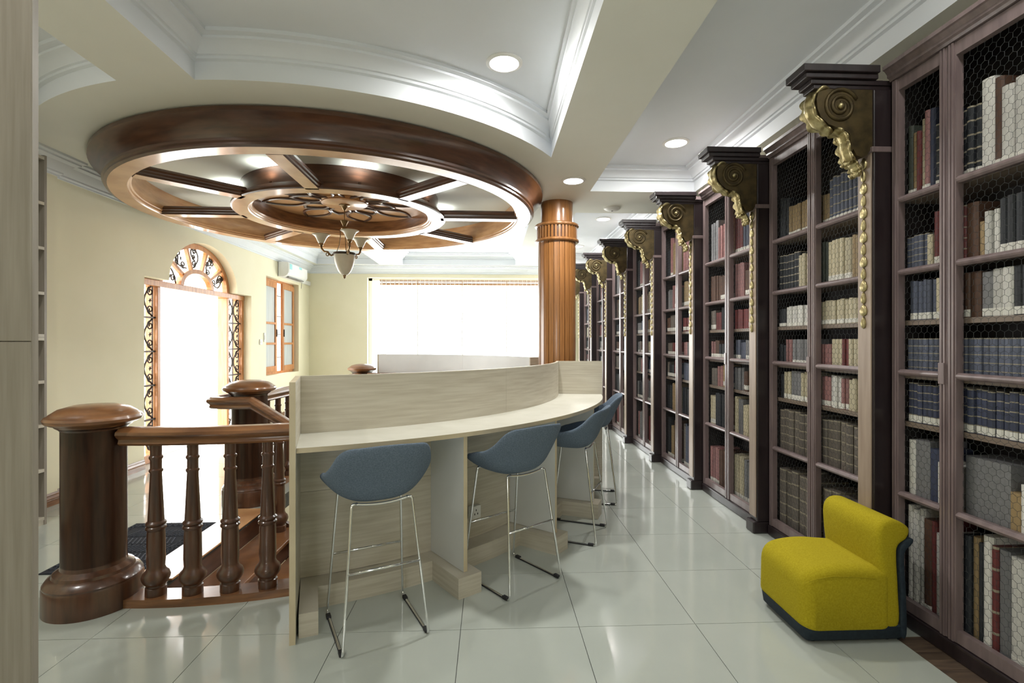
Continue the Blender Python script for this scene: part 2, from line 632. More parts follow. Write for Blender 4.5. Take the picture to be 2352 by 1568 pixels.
RB = 2.56
NY0 = -2.2
coffers = []
coffers.append([(-1.86, NY0), (0.55, NY0)] + arc_between(0.55, -1.86, RB, -1))
xl0 = -3.68
coffers.append([(xl0, NY0), (-2.36, NY0)] + arc_between(-2.36, xl0, RB + 0.06, -1))
coffers.append(arc_between(-1.86, 0.55, RB, 1) + [(0.55, 10.95), (-1.86, 10.95)])
coffers.append(arc_between(xl0, -2.36, RB + 0.06, 1) + [(-2.36, 10.95), (xl0, 10.95)])
coffers.append([(1.10, NY0), (2.26, NY0), (2.26, 5.52), (1.10, 5.52)])
coffers.append([(1.10, 6.45), (2.26, 6.45), (2.26, 10.95), (1.10, 10.95)])
bm = bmesh.new()
co = [(XL - 0.05, YF), (XR + 0.05, YF), (XR + 0.05, YB + 0.05), (XL - 0.05, YB + 0.05)]
v, tris = region(co, coffers)
vv = [bm.verts.new((p.x, p.y, ZC)) for p in v]
for t in tris:
    bm.faces.new([vv[i] for i in t])
loose = [q for q in bm.verts if not q.link_faces]
bmesh.ops.delete(bm, geom=loose, context='VERTS')
box(bm, XL - 0.3, XR + 0.3, YF - 0.2, YB + 0.4, 3.50, 3.6)
ceil = tag(obj('ceiling', bm, CEIL), 'off-white beamed ceiling with recessed coffers', 'ceiling', kind='structure')
PROF = [(0, 3.10), (0, 3.215), (0.022, 3.222), (0.022, 3.24), (0.036, 3.244), (0.046, 3.262), (0.075, 3.290), (0.11, 3.302), (0.11, 3.318), (0.15, 3.322), (0.15, 3.345)]
for cf in coffers:
    bm = bmesh.new()
    rings = []
    for d, z in PROF:
        rings.append([bm.verts.new((p[0], p[1], z)) for p in inset(cf, d)])
    n = len(cf)
    for a, b in zip(rings, rings[1:]):
        for i in range(n):
            bm.faces.new((a[i], a[(i + 1) % n], b[(i + 1) % n], b[i]))
    bm.faces.new(rings[-1])
    o = obj('coffer', bm, COVE, ceil, smooth=35)
    o['label'] = 'recessed white coffer with stepped moulding'

# crown mouldings
CROWN = [(0, -0.17), (0.012, -0.17), (0.012, -0.155), (0.03, -0.145), (0.03, -0.13), (0.05, -0.11), (0.085, -0.06), (0.12, -0.045), (0.12, -0.03), (0.15, -0.02), (0.15, 0.0), (0, 0.0)]
bm = bmesh.new()
sweep(bm, CROWN, [(XL, YF, ZC), (XL, 3.0, ZC), (XL + 0.05, 3.0, ZC), (XL + 0.05, 4.72, ZC), (XL, 4.72, ZC), (XL, YB, ZC)])
tag(obj('trim_1', bm, COVE, smooth=30), 'white stepped crown moulding along the left wall', 'moulding', kind='structure')
bm = bmesh.new()
sweep(bm, CROWN, [(XL, YB, ZC), (XR, YB, ZC)])
tag(obj('trim_2', bm, COVE, smooth=30), 'white stepped crown moulding along the far wall', 'moulding', kind='structure')
# baseboards
BASEB = [(0, 0), (0.022, 0), (0.022, 0.05), (0.017, 0.055), (0.02, 0.065), (0.012, 0.085), (0.014, 0.095), (0.006, 0.11), (0, 0.11)]
for path in ([(XL, YF, 0), (XL, 3.0, 0), (XL + 0.05, 3.0, 0), (XL + 0.05, 4.72, 0), (XL, 4.72, 0), (XL, 5.93, 0)], [(XL, 8.56, 0), (XL, YB, 0)]):
    bm = bmesh.new()
    sweep(bm, BASEB, path)
    tag(obj('baseboard_left', bm, WOOD_H, smooth=30), 'brown wooden baseboard along the left wall ' + ('near the doorway' if path[0][1] < 0 else 'beyond the doorway'), 'baseboard', kind='structure')
bm = bmesh.new()
sweep(bm, BASEB, [(XL + 0.02, YB, 0), (XR - 0.45, YB, 0)])
tag(obj('baseboard_back', bm, WOOD_H, smooth=30), 'brown wooden baseboard along the far wall', 'baseboard', kind='structure')

# ------------------------------------------------------------------ arched doorway
FX = -4.20          # outer plane of the frame
FD = 0.15           # frame depth
door = thing('door_1', 'arched wooden doorway with iron scroll sidelights and fanlight', 'doorway', (FX, DY, 0), kind='structure')


def fbox(name, y0, y1, z0, z1, parent=door, x0=FX, x1=FX + FD, mat=FRAME, bev=0.006):
    return obj(name, B(x0, x1, y0, y1, z0, z1, bev=bev), mat, parent, world_co=(parent is door))


for y0, y1 in ((5.942, 5.995), (6.36, 6.42), (8.0, 8.06), (8.47, 8.528)):
    fbox('jamb', y0, y1, 0, 2.12)
fbox('transom', 5.942, 8.528, 2.12, 2.195, x1=FX + FD + 0.012)
for y0, y1 in ((5.995, 6.36), (8.06, 8.47)):
    fbox('sidelight_sill', y0, y1, 0, 0.10)
AR, BR = 0.835, 0.597
bm = bmesh.new()
N = 28
for k in range(N):
    a, b = PI * k / N, PI * (k + 1) / N
    q = [(DY + AR * math.cos(a), 2.198 + BR * math.sin(a)), (DY + AR * math.cos(b), 2.198 + BR * math.sin(b)), (DY + (AR - 0.07) * math.cos(b), 2.198 + (BR - 0.07) * math.sin(b)), (DY + (AR - 0.07) * math.cos(a), 2.198 + (BR - 0.07) * math.sin(a))]
    prism(bm, q, 'x', FX + 0.08, FX + FD)
bmesh.ops.remove_doubles(bm, verts=bm.verts, dist=1e-4)
obj('arch_frame', bm, FRAME, door, world_co=True)
bm = bmesh.new()
for k in range(16):
    a, b = PI * k / 16, PI * (k + 1) / 16
    q = [(DY + 0.40 * math.cos(a), 2.198 + 0.25 * math.sin(a)), (DY + 0.40 * math.cos(b), 2.198 + 0.25 * math.sin(b)), (DY + 0.33 * math.cos(b), 2.198 + 0.19 * math.sin(b)), (DY + 0.33 * math.cos(a), 2.198 + 0.19 * math.sin(a))]
    prism(bm, q, 'x', FX + 0.08, FX + FD)
bmesh.ops.remove_doubles(bm, verts=bm.verts, dist=1e-4)
obj('fan_hub', bm, FRAME, door, world_co=True)
for a in (36, 72, 108, 144):
    a = R(a)
    c, s = math.cos(a), math.sin(a)
    p0 = Vector((DY + 0.37 * c, 2.198 + 0.22 * s))
    p1 = Vector((DY + (AR - 0.05) * c, 2.198 + (BR - 0.05) * s))
    d = (p1 - p0).normalized()
    nrm = Vector((-d.y, d.x)) * 0.02
    bm = bmesh.new()
    prism(bm, [tuple(p0 + nrm), tuple(p1 + nrm), tuple(p1 - nrm), tuple(p0 - nrm)], 'x', FX + 0.095, FX + FD - 0.01)
    obj('fan_spoke', bm, FRAME, door, world_co=True)


def spiral(cy, cz, r0, r1, a0, turns, n=26):
    return [(0, cy + (r0 + (r1 - r0) * k / n) * math.cos(a0 + turns * 2 * PI * k / n), cz + (r0 + (r1 - r0) * k / n) * math.sin(a0 + turns * 2 * PI * k / n)) for k in range(n + 1)]


def scroll_mesh(w, h, flip):
    """one wrought-iron C scroll module with curled ends and a leaf"""
    bm = bmesh.new()
    big = [(0, flip * (w * 0.42 - w * 0.84 * math.sin(PI * t / 20)), -h / 2 + h * t / 20) for t in range(21)]
    tube(bm, big, 0.010, 5)
    for sz in (-1, 1):
        sp = spiral(flip * w * 0.16, sz * h * 0.27, w * 0.30, w * 0.07, PI / 2 * sz, 1.35 * flip * sz)
        tube(bm, sp, 0.009, 5)
    for k in range(5):
        a = k * 1.1
        p = Vector((0.004, flip * w * 0.14 + 0.03 * math.cos(a), 0.03 * math.sin(a)))
        tube(bm, [Vector((0.004, flip * w * 0.14, 0)), p * 1.0], [0.009, 0.004], 4)
    return bm


sc = {}
for side, (y0, y1) in enumerate(((5.995, 6.36), (8.06, 8.47))):
    yc = (y0 + y1) / 2
    w = (y1 - y0)
    for k in range(5):
        z = 0.10 + (k + 0.5) * 0.41
        for f in (1, -1):
            key = (side, f)
            nm = 'iron_scroll'
            if key not in sc:
                sc[key] = obj(nm, scroll_mesh(w * 0.5, 0.40, f), IRON, door, smooth=True)
                o = sc[key]
            else:
                o = share(nm, sc[key], door)
            o.location = (0.10, yc - DY + f * w * 0.25, z)
        if k:
            obj('iron_collar', B(0.08, 0.125, yc - DY - w * 0.5, yc - DY + w * 0.5, z - 0.215, z - 0.195), IRON, door)
    for yy in (y0 + 0.02, yc, y1 - 0.02):
        obj('iron_bar', B(0.092, 0.106, yy - DY - 0.006, yy - DY + 0.006, 0.10, 2.12), IRON, door)
    o = obj('sidelight_pane', B(0.02, 0.026, y0 - DY, y1 - DY, 0.10, 2.12), GLASS, door)
for k, a in enumerate((18, 54, 90, 126, 162)):
    bm = scroll_mesh(0.17, 0.34, 1 if k % 2 else -1)
    o = obj('iron_scroll', bm, IRON, door, smooth=True)
    rr = 0.60
    o.location = (0.10, rr * math.cos(R(a)) * 1.0, 2.198 + rr * 0.70 * math.sin(R(a)))
    o.rotation_euler = (R(a - 90), 0, 0)
    b2 = scroll_mesh(0.12, 0.22, -1 if k % 2 else 1)
    o = obj('iron_scroll', b2, IRON, door, smooth=True)
    rr = 0.68
    o.location = (0.11, rr * math.cos(R(a + 6)), 2.198 + rr * 0.70 * math.sin(R(a + 6)))
    o.rotation_euler = (R(a - 90), 0, 0)
bm = bmesh.new()
prism(bm, [(0.78 * math.cos(PI * k / 20), 2.198 + 0.55 * math.sin(PI * k / 20)) for k in range(21)], 'x', -0.012, -0.006)
obj('fanlight_pane', bm, GLASS, door)
# terrace outside
tag(obj('terrace', B(-9.0, XL - 0.31, 2.0, 13.5, -0.2, -0.03), STONE), 'pale terrace floor in glaring light beyond the arched doorway', 'terrace', kind='structure')

# ------------------------------------------------------------------ casement window on the left wall
WXP = -4.12
win = thing('window_1', 'wooden casement window with frosted panes, one leaf ajar', 'window', (WXP, 9.84, 0.84), kind='structure')
for y0, y1, z0, z1 in ((-0.758, -0.715, 0.002, 1.768), (0.715, 0.758, 0.002, 1.768), (-0.714, 0.714, 0.002, 0.05), (-0.714, 0.714, 1.72, 1.768)):
    obj('window_frame', B(0, 0.08, y0, y1, z0, z1, bev=0.005), FRAME, win)
for side, hy, ang in ((1, -0.712, 3), (-1, 0.712, 4)):
    lo = link(bpy.data.objects.new('casement_leaf', None))
    # leaf built as frame mesh in hinge space
    bm = bmesh.new()
    W_ = 0.685
    z0, z1 = 0.05, 1.72
    for a, b, c, d in ((0, 0.075, z0, z1), (W_ - 0.075, W_, z0, z1), (0.075, W_ - 0.075, z0, z0 + 0.1), (0.075, W_ - 0.075, z1 - 0.1, z1), (0.075, W_ - 0.075, 0.55, 0.59), (0.075, W_ - 0.075, 0.93, 0.97)):
        ya, yb = (a, b) if side > 0 else (-b, -a)
        box(bm, 0.01, 0.055, ya, yb, c, d, bev=0.004)
    bpy.data.objects.remove(lo)
    leaf = obj('casement_leaf', bm, FRAME, win)
    leaf.location = (0.06, hy, 0)
    leaf.rotation_euler = (0, 0, R(ang))
    for c, d in ((z0 + 0.1, 0.55), (0.59, 0.93), (0.97, z1 - 0.1)):
        ya, yb = (0.075, W_ - 0.075) if side > 0 else (-W_ + 0.075, -0.075)
        obj('pane', B(0.025, 0.032, ya, yb, c, d), FROST, leaf)
    ya = side * (W_ - 0.04)
    obj('latch', B(0.055, 0.075, ya - 0.008, ya + 0.008, 0.70, 0.84, bev=0.003), IRON, leaf)
for yy in (-0.10, -0.03, 0.04, 0.11):
    obj('grille_bar', B(-0.05, -0.035, yy - 0.007, yy + 0.007, 0, 1.77), IRON, win)
for zz in (0.3, 0.75, 1.1, 1.5):
    obj('grille_bar', B(-0.052, -0.033, -0.71, 0.71, zz - 0.01, zz + 0.01), IRON, win)

# ------------------------------------------------------------------ wide window in the far wall
wb = thing('window_2', 'wide bright window in the far wall with cane blind', 'window', (-0.6, YB + 0.2, 0.55), kind='structure')
for x0, x1, z0, z1 in ((-2.68, -2.60, 0.55, 2.85), (1.37, 1.45, 0.55, 2.85), (-2.68, 1.45, 0.55, 0.62), (-2.68, 1.45, 2.79, 2.85)):
    obj('window_frame', B(x0, x1, YB + 0.14, YB + 0.2, z0, z1, bev=0.004), SILL, wb, world_co=True)
for k in range(4):
    x0 = -2.60 + k * 0.9925
    obj('pane', B(x0 + 0.004, x0 + 0.985, YB + 0.165, YB + 0.171, 0.62, 2.79), GLASS, wb, world_co=True)
    if k:
        obj('mullion', B(x0 - 0.012, x0 + 0.012, YB + 0.15, YB + 0.19, 0.62, 2.79), SILL, wb, world_co=True)
bl = thing('cane_blind', 'rolled cane blind hanging along the top of the wide far window', 'blind', (-0.6, YB + 0.06, 2.66))
for k in range(5):
    bm = bmesh.new()
    zz = 2.80 - k * 0.022
    tube(bm, [(-2.42, YB + 0.05 + 0.012 * k, zz), (1.3, YB + 0.05 + 0.012 * k, zz)], 0.011 if k < 4 else 0.017, 6)
    obj('cane_slat', bm, BLINDM if k < 4 else WOOD_L, bl, world_co=True)
bm = bmesh.new()
for k in range(40):
    x = -2.38 + k * 0.094
    box(bm, x, x + 0.006, YB + 0.036, YB + 0.11, 2.705, 2.815)
obj('cord', bm, SILL, bl, world_co=True)

# ------------------------------------------------------------------ ceiling wheel
wheel = thing('ceiling_wheel', 'large round eight-spoked brown wooden ceiling wheel above the stairwell', 'ceiling ornament', (WX, WY, ZC))
bm = bmesh.new()
lathe(bm, [(2.225, 3.10), (2.245, 3.085), (2.245, 3.055), (2.205, 3.035), (2.165, 2.99), (2.14, 2.945), (2.13, 2.91), (2.15, 2.905), (2.15, 2.885), (2.135, 2.875), (2.135, 2.86), (2.11, 2.85)], 128, (WX, WY, 0))
obj('outer_rim', bm, WOOD_D, wheel, smooth=30, world_co=True)
bm = bmesh.new()
lathe(bm, [(2.11, 2.85), (1.97, 2.85), (1.965, 2.862), (1.952, 2.866), (1.948, 2.885), (1.935, 2.89), (1.932, 2.91), (1.93, 3.10)], 128, (WX, WY, 0))
obj('rim_soffit', bm, WOOD_L, wheel, smooth=30, world_co=True)
bm = bmesh.new()
lathe(bm, [(1.05, 3.10), (1.05, 2.935), (1.085, 2.93), (1.09, 2.91), (1.11, 2.905), (1.115, 2.885), (1.135, 2.88), (1.135, 2.858), (1.12, 2.85)], 96, (WX, WY, 0))
obj('inner_rim', bm, WOOD_D, wheel, smooth=30, world_co=True)
bm = bmesh.new()
lathe(bm, [(1.12, 2.85), (0.975, 2.85), (0.968, 2.862), (0.955, 2.866), (0.95, 2.88), (0.935, 2.884), (0.93, 2.90)], 96, (WX, WY, 0))
obj('inner_soffit', bm, WOOD_L, wheel, smooth=30, world_co=True)
bm = bmesh.new()
lathe(bm, [(0.93, 2.90), (0.925, 3.032)], 96, (WX, WY, 0))
obj('drum_wall', bm, WOOD_H, wheel, smooth=30, world_co=True)
bm = bmesh.new()
lathe(bm, [(0.927, 3.03), (0.0, 3.05)], 96, (WX, WY, 0))
obj('drum_panel', bm, WOOD_L, wheel, smooth=30, world_co=True)
bm = bmesh.new()
lathe(bm, [(0.265, 3.05), (0.265, 3.025), (0.25, 3.02), (0.25, 3.008), (0.235, 3.0), (0.0, 3.0)], 48, (WX, WY, 0))
obj('centre_disc', bm, WOOD_L, wheel, smooth=30, world_co=True)
SP = [(-0.062, 2.85), (0.062, 2.85), (0.066, 2.866), (0.078, 2.872), (0.082, 2.89), (0.094, 2.896), (0.096, 2.915), (0.07, 2.94), (-0.07, 2.94), (-0.096, 2.915), (-0.094, 2.896), (-0.082, 2.89), (-0.078, 2.872), (-0.066, 2.866)]
for k in range(8):
    a = R(45 * k + 1)
    d = Vector((math.cos(a), math.sin(a), 0))
    c = Vector((WX, WY, 0))
    bm = bmesh.new()
    sweep(bm, SP, [c + d * 1.085, c + d * 1.96])
    for f in bm.faces:
        f.material_index = 0 if abs(f.calc_center_median().z - 2.85) < 0.002 else 1  # underside takes the lighter tone, bounce light put into the colour
    obj('spoke', bm, [WOOD_L, WOOD_D], wheel, world_co=True)
rib = [(-0.018, 0.0), (-0.014, -0.014), (0, -0.02), (0.014, -0.014), (0.018, 0.0)]


def petal(r0, r1, w, n=12):
    """closed lens-like petal outline along +x"""
    pts = []
    for k in range(n + 1):
        t = k / n
        pts.append((r0 + (r1 - r0) * t, w * math.sin(PI * t) ** 0.8 * (1 - 0.15 * t)))
    for k in range(n - 1, 0, -1):
        t = k / n
        pts.append((r0 + (r1 - r0) * t, -w * math.sin(PI * t) ** 0.8 * (1 - 0.15 * t)))
    return pts


ribm = {}
for kind, (r0, r1, w, off) in enumerate(((0.22, 0.56, 0.12, 22.5), (0.40, 0.90, 0.15, 0.0))):
    for k in range(8):
        if kind not in ribm:
            bm = bmesh.new()
            sweep(bm, rib, [(x, y, 0) for x, y in petal(r0, r1, w)], closed=True)
            o = ribm[kind] = obj('petal_rib', bm, WOOD_D, wheel, smooth=40)
        else:
            o = share('petal_rib', ribm[kind], wheel)
        o.location = (0, 0, 3.034 - ZC)
        o.rotation_euler = (0, 0, R(45 * k + off))
# uplights sitting on the inner rim
for k in range(8):
    a = R(45 * k + 23)
    p = (WX + 1.075 * math.cos(a), WY + 1.075 * math.sin(a))
    bm = bmesh.new()
    lathe(bm, [(0, 2.937), (0.012, 2.937), (0.014, 2.95), (0.0, 2.95)], 12, (p[0], p[1], 0))
    o = obj('uplight', bm, WOOD_D, wheel, world_co=True)
    ld = bpy.data.lights.new('uplight_lamp', 'SPOT')
    ld.energy = 5.0
    ld.spot_size = R(150)
    ld.spot_blend = 1.0
    ld.shadow_soft_size = 0.02
    ld.color = (0.93, 1.0, 0.98)
    lo = link(bpy.data.objects.new('uplight_lamp', ld))
    lo.location = (WX + 1.12 * math.cos(a), WY + 1.12 * math.sin(a), 2.955)
    lo.rotation_euler = (R(180), 0, 0)

# ------------------------------------------------------------------ chandelier
ch = thing('chandelier', 'brass chandelier with three upturned shades and central opal bowl', 'chandelier', (WX, WY, 3.0))
bm = bmesh.new()
lathe(bm, [(0, 0), (0.062, 0), (0.06, -0.01), (0.035, -0.02), (0.022, -0.05), (0.012, -0.06), (0.008, -0.065), (0, -0.065)], 24)
obj('ceiling_rose', bm, BRASS, ch, smooth=40)
bm = bmesh.new()
tube(bm, [(0, 0, -0.06), (0, 0, -0.19)], 0.005, 8)
obj('stem', bm, BRASS, ch, smooth=True)
bm = bmesh.new()
lathe(bm, [(0, -0.18), (0.045, -0.18), (0.042, -0.19), (0.022, -0.23), (0.018, -0.245), (0.036, -0.255), (0.04, -0.27), (0.028, -0.285), (0.012, -0.295), (0, -0.297)], 24)
obj('body_knob', bm, BRASS, ch, smooth=40)
bm = bmesh.new()
lathe(bm, [(0.118, -0.545), (0.124, -0.55), (0.124, -0.565), (0.116, -0.57), (0.11, -0.56)], 32)
obj('bowl_ring', bm, IRON, ch, smooth=40)
bm = bmesh.new()
lathe(bm, [(0.114, -0.565), (0.114, -0.60), (0.108, -0.65), (0.094, -0.70), (0.072, -0.75), (0.045, -0.785), (0.012, -0.80), (0, -0.80)], 32)
obj('bowl_shade', bm, OPAL, ch, smooth=True)
bm = bmesh.new()
lathe(bm, [(0.012, -0.795), (0.02, -0.80), (0.012, -0.815), (0.016, -0.825), (0.0, -0.84)], 16)
obj('finial', bm, BRASS, ch, smooth=True)
for k, a in enumerate((182, -62, 62)):
    a = R(a)
    ca, sa = math.cos(a), math.sin(a)

    def P_(r, z):
        return (r * ca, r * sa, z)
    bm = bmesh.new()
    tube(bm, [P_(0.012, -0.28), P_(0.035, -0.262), P_(0.05, -0.285), P_(0.045, -0.36), P_(0.06, -0.46), P_(0.085, -0.53), P_(0.115, -0.552)], 0.005, 6)
    obj('hanger', bm, BRASS, ch, smooth=True)
    bm = bmesh.new()
    tube(bm, [P_(0.12, -0.56), P_(0.145, -0.575), P_(0.165, -0.565), P_(0.185, -0.535), P_(0.225, -0.53), P_(0.252, -0.50), P_(0.258, -0.47)], 0.011, 8)
    arm = obj('arm', bm, BRASS, ch, smooth=True)
    bm = bmesh.new()
    tube(bm, [P_(0.185 - 0.026 * (1 - t / 18) * math.cos(t * 0.55), -0.566 + 0.026 * (1 - t / 18) * math.sin(t * 0.55)) for t in range(15)], 0.006, 6)
    obj('curl', bm, BRASS, arm, smooth=True)
    bm = bmesh.new()
    lathe(bm, [(0.014, -0.47), (0.022, -0.46), (0.026, -0.44), (0.02, -0.43)], 16, P_(0.258, 0))
    obj('shade_holder', bm, BRASS, arm, smooth=True)
    bm = bmesh.new()
    lathe(bm, [(0.0, -0.44), (0.03, -0.438), (0.045, -0.41), (0.055, -0.385), (0.072, -0.36), (0.10, -0.34), (0.097, -0.338), (0.068, -0.357), (0.05, -0.385), (0.03, -0.43), (0, -0.432)], 28, P_(0.258, 0))
    obj('shade', bm, OPAL, ch, smooth=True)

# ------------------------------------------------------------------ downlights
dls = [((0.097, 3.44), 3.345, 'lit round downlight in the large coffer nearest the viewer', 26), ((0.854, 5.154), ZC, 'lit round downlight on the beam beside the wooden wheel', 20), ((1.77, 4.75), 3.345, 'lit round downlight in the coffer above the bookcases', 20), ((1.75, 7.75), 3.345, 'lit round downlight past the smoke detector, right of the column', 20), ((1.75, 10.0), 3.345, 'farthest small lit downlight beyond the fluted column', 16)]
for (x, y), lab in (((0.097, 1.0), 'added fill downlight overhead, in the coffer above the viewer'), ((-1.4, 1.0), 'added fill downlight overhead, left side of the coffer above the viewer'), ((-0.65, -1.0), 'added fill downlight behind the viewer in the central coffer'), ((1.77, 1.7), 'added fill downlight above the nearest bookcase, out of view'), ((1.77, -0.8), 'added fill downlight behind the viewer beside the right wall'), ((-3.0, 1.6), 'added fill downlight in the left coffer above the cabinet end')):  # unseen downlights added to brighten the foreground and left wall
    dls.append(((x, y), 3.345, lab, 22 if x < -2 else 5))
for (x, y), z, lab, en in dls:
    t = thing('downlight', lab, 'light', (x, y, z), group='recessed ceiling downlights')
    bm = bmesh.new()
    lathe(bm, [(0.125, 0), (0.125, -0.006), (0.10, -0.012), (0.098, -0.002)], 32)
    obj('trim_ring', bm, WHITEP, t, smooth=30)
    bm = bmesh.new()
    lathe(bm, [(0.10, -0.005), (0.0, -0.005)], 32)
    obj('diffuser', bm, LED, t)
    ld = bpy.data.lights.new('downlight_lamp', 'AREA')
    ld.shape = 'DISK'
    ld.size = 0.18
    ld.energy = en
    ld.color = (1.0, 0.985, 0.95)
    lo = link(bpy.data.objects.new('downlight_lamp', ld))
    lo.location = (x, y, z - 0.016)
t = thing('smoke_detector', 'flat round white smoke detector on the ceiling beam', 'detector', (1.51, 6.2, ZC))
bm = bmesh.new()
lathe(bm, [(0, 0), (0.10, 0), (0.10, -0.012), (0.07, -0.03), (0.03, -0.036), (0, -0.037)], 28)
obj('cover', bm, WHITEP, t, smooth=40)
bm = bmesh.new()
lathe(bm, [(0.012, -0.036), (0.01, -0.042), (0, -0.042)], 10)
obj('sensor', bm, GREYD, t)

# ------------------------------------------------------------------ column
col = thing('column', 'round reeded brown wooden column rising behind the counter', 'column', (0.80, 6.03, 0))
bm = bmesh.new()
lathe(bm, [(0, 0), (0.27, 0), (0.27, 0.12), (0.25, 0.15), (0.25, 0.18), (0.215, 0.2), (0.205, 0.2), (0.205, 2.66), (0.20, 2.66)], 48)
obj('shaft_core', bm, COLW, col, smooth=30)
st = None
for k in range(22):
    a = 2 * PI * k / 22
    if st is None:
        bm = bmesh.new()
        arcslab(bm, (0, 0), 0.20, 0.224, -7.2, 7.2, 0.2, 2.62, 3)
        st = o = obj('stave', bm, COLW, col, smooth=30)
    else:
        o = share('stave', st, col)
    o.rotation_euler = (0, 0, a)
for z in (2.62, 2.80):
    bm = bmesh.new()
    lathe(bm, [(0.20, z), (0.25, z), (0.262, z + 0.012), (0.262, z + 0.028), (0.245, z + 0.04), (0.20, z + 0.045)], 48)
    obj('neck_ring', bm, COLW, col, smooth=30)
bm = bmesh.new()
lathe(bm, [(0.205, 2.66), (0.22, 2.66), (0.22, 2.80), (0.205, 2.80)], 48)
obj('neck_band', bm, WOOD_D, col, smooth=30)
dn = None
for k in range(36):
    if dn is None:
        bm = bmesh.new()
        arcslab(bm, (0, 0), 0.215, 0.242, -3.1, 3.1, 2.66, 2.80, 2)
        dn = o = obj('dentil', bm, COLW, col)
    else:
        o = share('dentil', dn, col)
    o.rotation_euler = (0, 0, R(10 * k))
bm = bmesh.new()
lathe(bm, [(0.19, 2.83), (0.19, 3.10)], 48)
obj('neck', bm, COLW, col, smooth=True)

# ------------------------------------------------------------------ stairs
st = thing('staircase', 'dark brown wooden steps descending inside the stairwell', 'staircase', (XE, 3.7, -1.5))
obj('landing_strip', B(-2.175, XE + 0.025, 3.16, 4.46, 0.0, 0.012, bev=0.004), WOOD_L, st, world_co=True)
for k in range(8):
    x0 = XE + 0.27 * k
    z = -0.17 * (k + 1)
    xm = x0 + 0.13
    yn = CY - math.sqrt(RH ** 2 - (xm - CX) ** 2) + 0.02
    obj('tread', B(x0 + 0.006, x0 + 0.305, yn, 4.5, z - 0.03, z, bev=0.005), WOOD_H, st, world_co=True)
    obj('riser', B(x0 - 0.012, x0 + 0.003, yn, 4.5, z + 0.0, z + 0.139), WOOD_D, st, world_co=True)
bm = bmesh.new()
prism(bm, [(XE, -0.02), (XE + 2.2, -0.02 - 0.17 / 0.27 * 2.2), (XE + 2.2, -0.35 - 0.17 / 0.27 * 2.2), (XE, -0.35)], 'y', 4.5, 4.54)
obj('stringer', bm, WOOD_D, st, world_co=True)

# ------------------------------------------------------------------ balustrade
NEWEL = [(0, 0), (0.225, 0), (0.225, 0.13), (0.22, 0.14), (0.222, 0.15), (0.205, 0.175), (0.185, 0.185), (0.18, 0.20), (0.165, 0.21), (0.15, 0.22), (0.147, 0.24), (0.147, 0.965), (0.155, 0.975), (0.17, 0.985), (0.178, 0.995), (0.195, 1.0), (0.215, 1.012), (0.221, 1.028), (0.214, 1.042), (0.20, 1.048), (0.196, 1.054), (0.16, 1.08), (0.10, 1.098), (0.0, 1.105)]
newels = [((-2.20, 2.92), 'nearest thick round newel post with broad domed cap'), ((-2.18, 4.70), 'round newel post at the far side of the stair opening'), ((-1.98, 7.95), 'distant round newel post by the wide window')]
for (x, y), lab in newels:
    t = thing('newel_post', lab, 'newel post', (x, y, 0), group='newel posts around the stairwell')
    for nm, a, b, mt in (('plinth', 0, 12, WOOD_V), ('shaft', 10, 14, WOOD_V), ('cap', 12, 24, WOOD_H)):
        bm = bmesh.new()
        lathe(bm, NEWEL[a:b], 48)
        obj(nm, bm, mt, t, smooth=35)
HR = [(-0.028, 0.0), (0.028, 0.0), (0.042, 0.012), (0.036, 0.026), (0.036, 0.034), (0.055, 0.05), (0.062, 0.062), (0.058, 0.078), (0.045, 0.086), (0.03, 0.098), (0, 0.102), (-0.03, 0.098), (-0.045, 0.086), (-0.058, 0.078), (-0.062, 0.062), (-0.055, 0.05), (-0.036, 0.034), (-0.036, 0.026), (-0.042, 0.012)]
BAL = [(0, 0.0), (0.052, 0.0), (0.052, 0.045), (0.046, 0.05), (0.046, 0.058), (0.058, 0.07), (0.068, 0.09), (0.07, 0.105), (0.064, 0.125), (0.05, 0.14), (0.046, 0.15), (0.043, 0.16), (0.046, 0.20), (0.044, 0.34), (0.042, 0.37), (0.05, 0.38), (0.05, 0.39), (0.043, 0.398), (0.05, 0.406), (0.05, 0.415), (0.04, 0.425), (0.028, 0.70), (0.034, 0.708), (0.034, 0.718), (0.028, 0.724), (0.028, 0.775), (0.034, 0.783), (0.034, 0.793), (0.028, 0.80), (0.028, 0.86)]
bal_src = None


def baluster(x, y, parent, z=0.045, h=0.83):
    global bal_src
    s = h / 0.86
    if bal_src is None:
        bm = bmesh.new()
        lathe(bm, BAL, 24)
        bal_src = o = obj('baluster', bm, WOOD_V, parent, smooth=40)
    else:
        o = share('baluster', bal_src, parent)
    o.location = Vector((x, y, z)) - parent.location
    o.scale = (1, 1, s)
    return o


RBAL = 2.435
bA = thing('balustrade', 'curved balustrade from the nearest newel post running behind the counter', 'balustrade', (CX + 0.3, CY - 2.43, 0), group='balustrades around the stairwell')
a_start, a_end = -96.5, 92.0
bm = bmesh.new()
arcslab(bm, (CX, CY), 2.37, 2.505, a_start, a_end, 0.0, 0.045, 64)
obj('curb', bm, WOOD_H, bA, smooth=30, world_co=True)
bm = bmesh.new()
sweep(bm, HR, [(x, y, 0.875) for x, y in arcp((CX, CY), RBAL, a_start + 2, a_end - 2, 72)])
obj('handrail', bm, WOOD_H, bA, smooth=24, world_co=True)
for a in (-90.2, -85.6, -81.0, -76.4, -71.8, -67.2, -62.6, -58, 58, 64, 70, 76, 82):
    baluster(CX + RBAL * math.cos(R(a)), CY + RBAL * math.sin(R(a)), bA)
bB = thing('balustrade', 'straight balustrade linking the second and the distant newel posts', 'balustrade', (-2.10, 6.3, 0), group='balustrades around the stairwell')
p0, p1 = Vector((-2.17, 4.86, 0)), Vector((-1.99, 7.79, 0))
bm = bmesh.new()
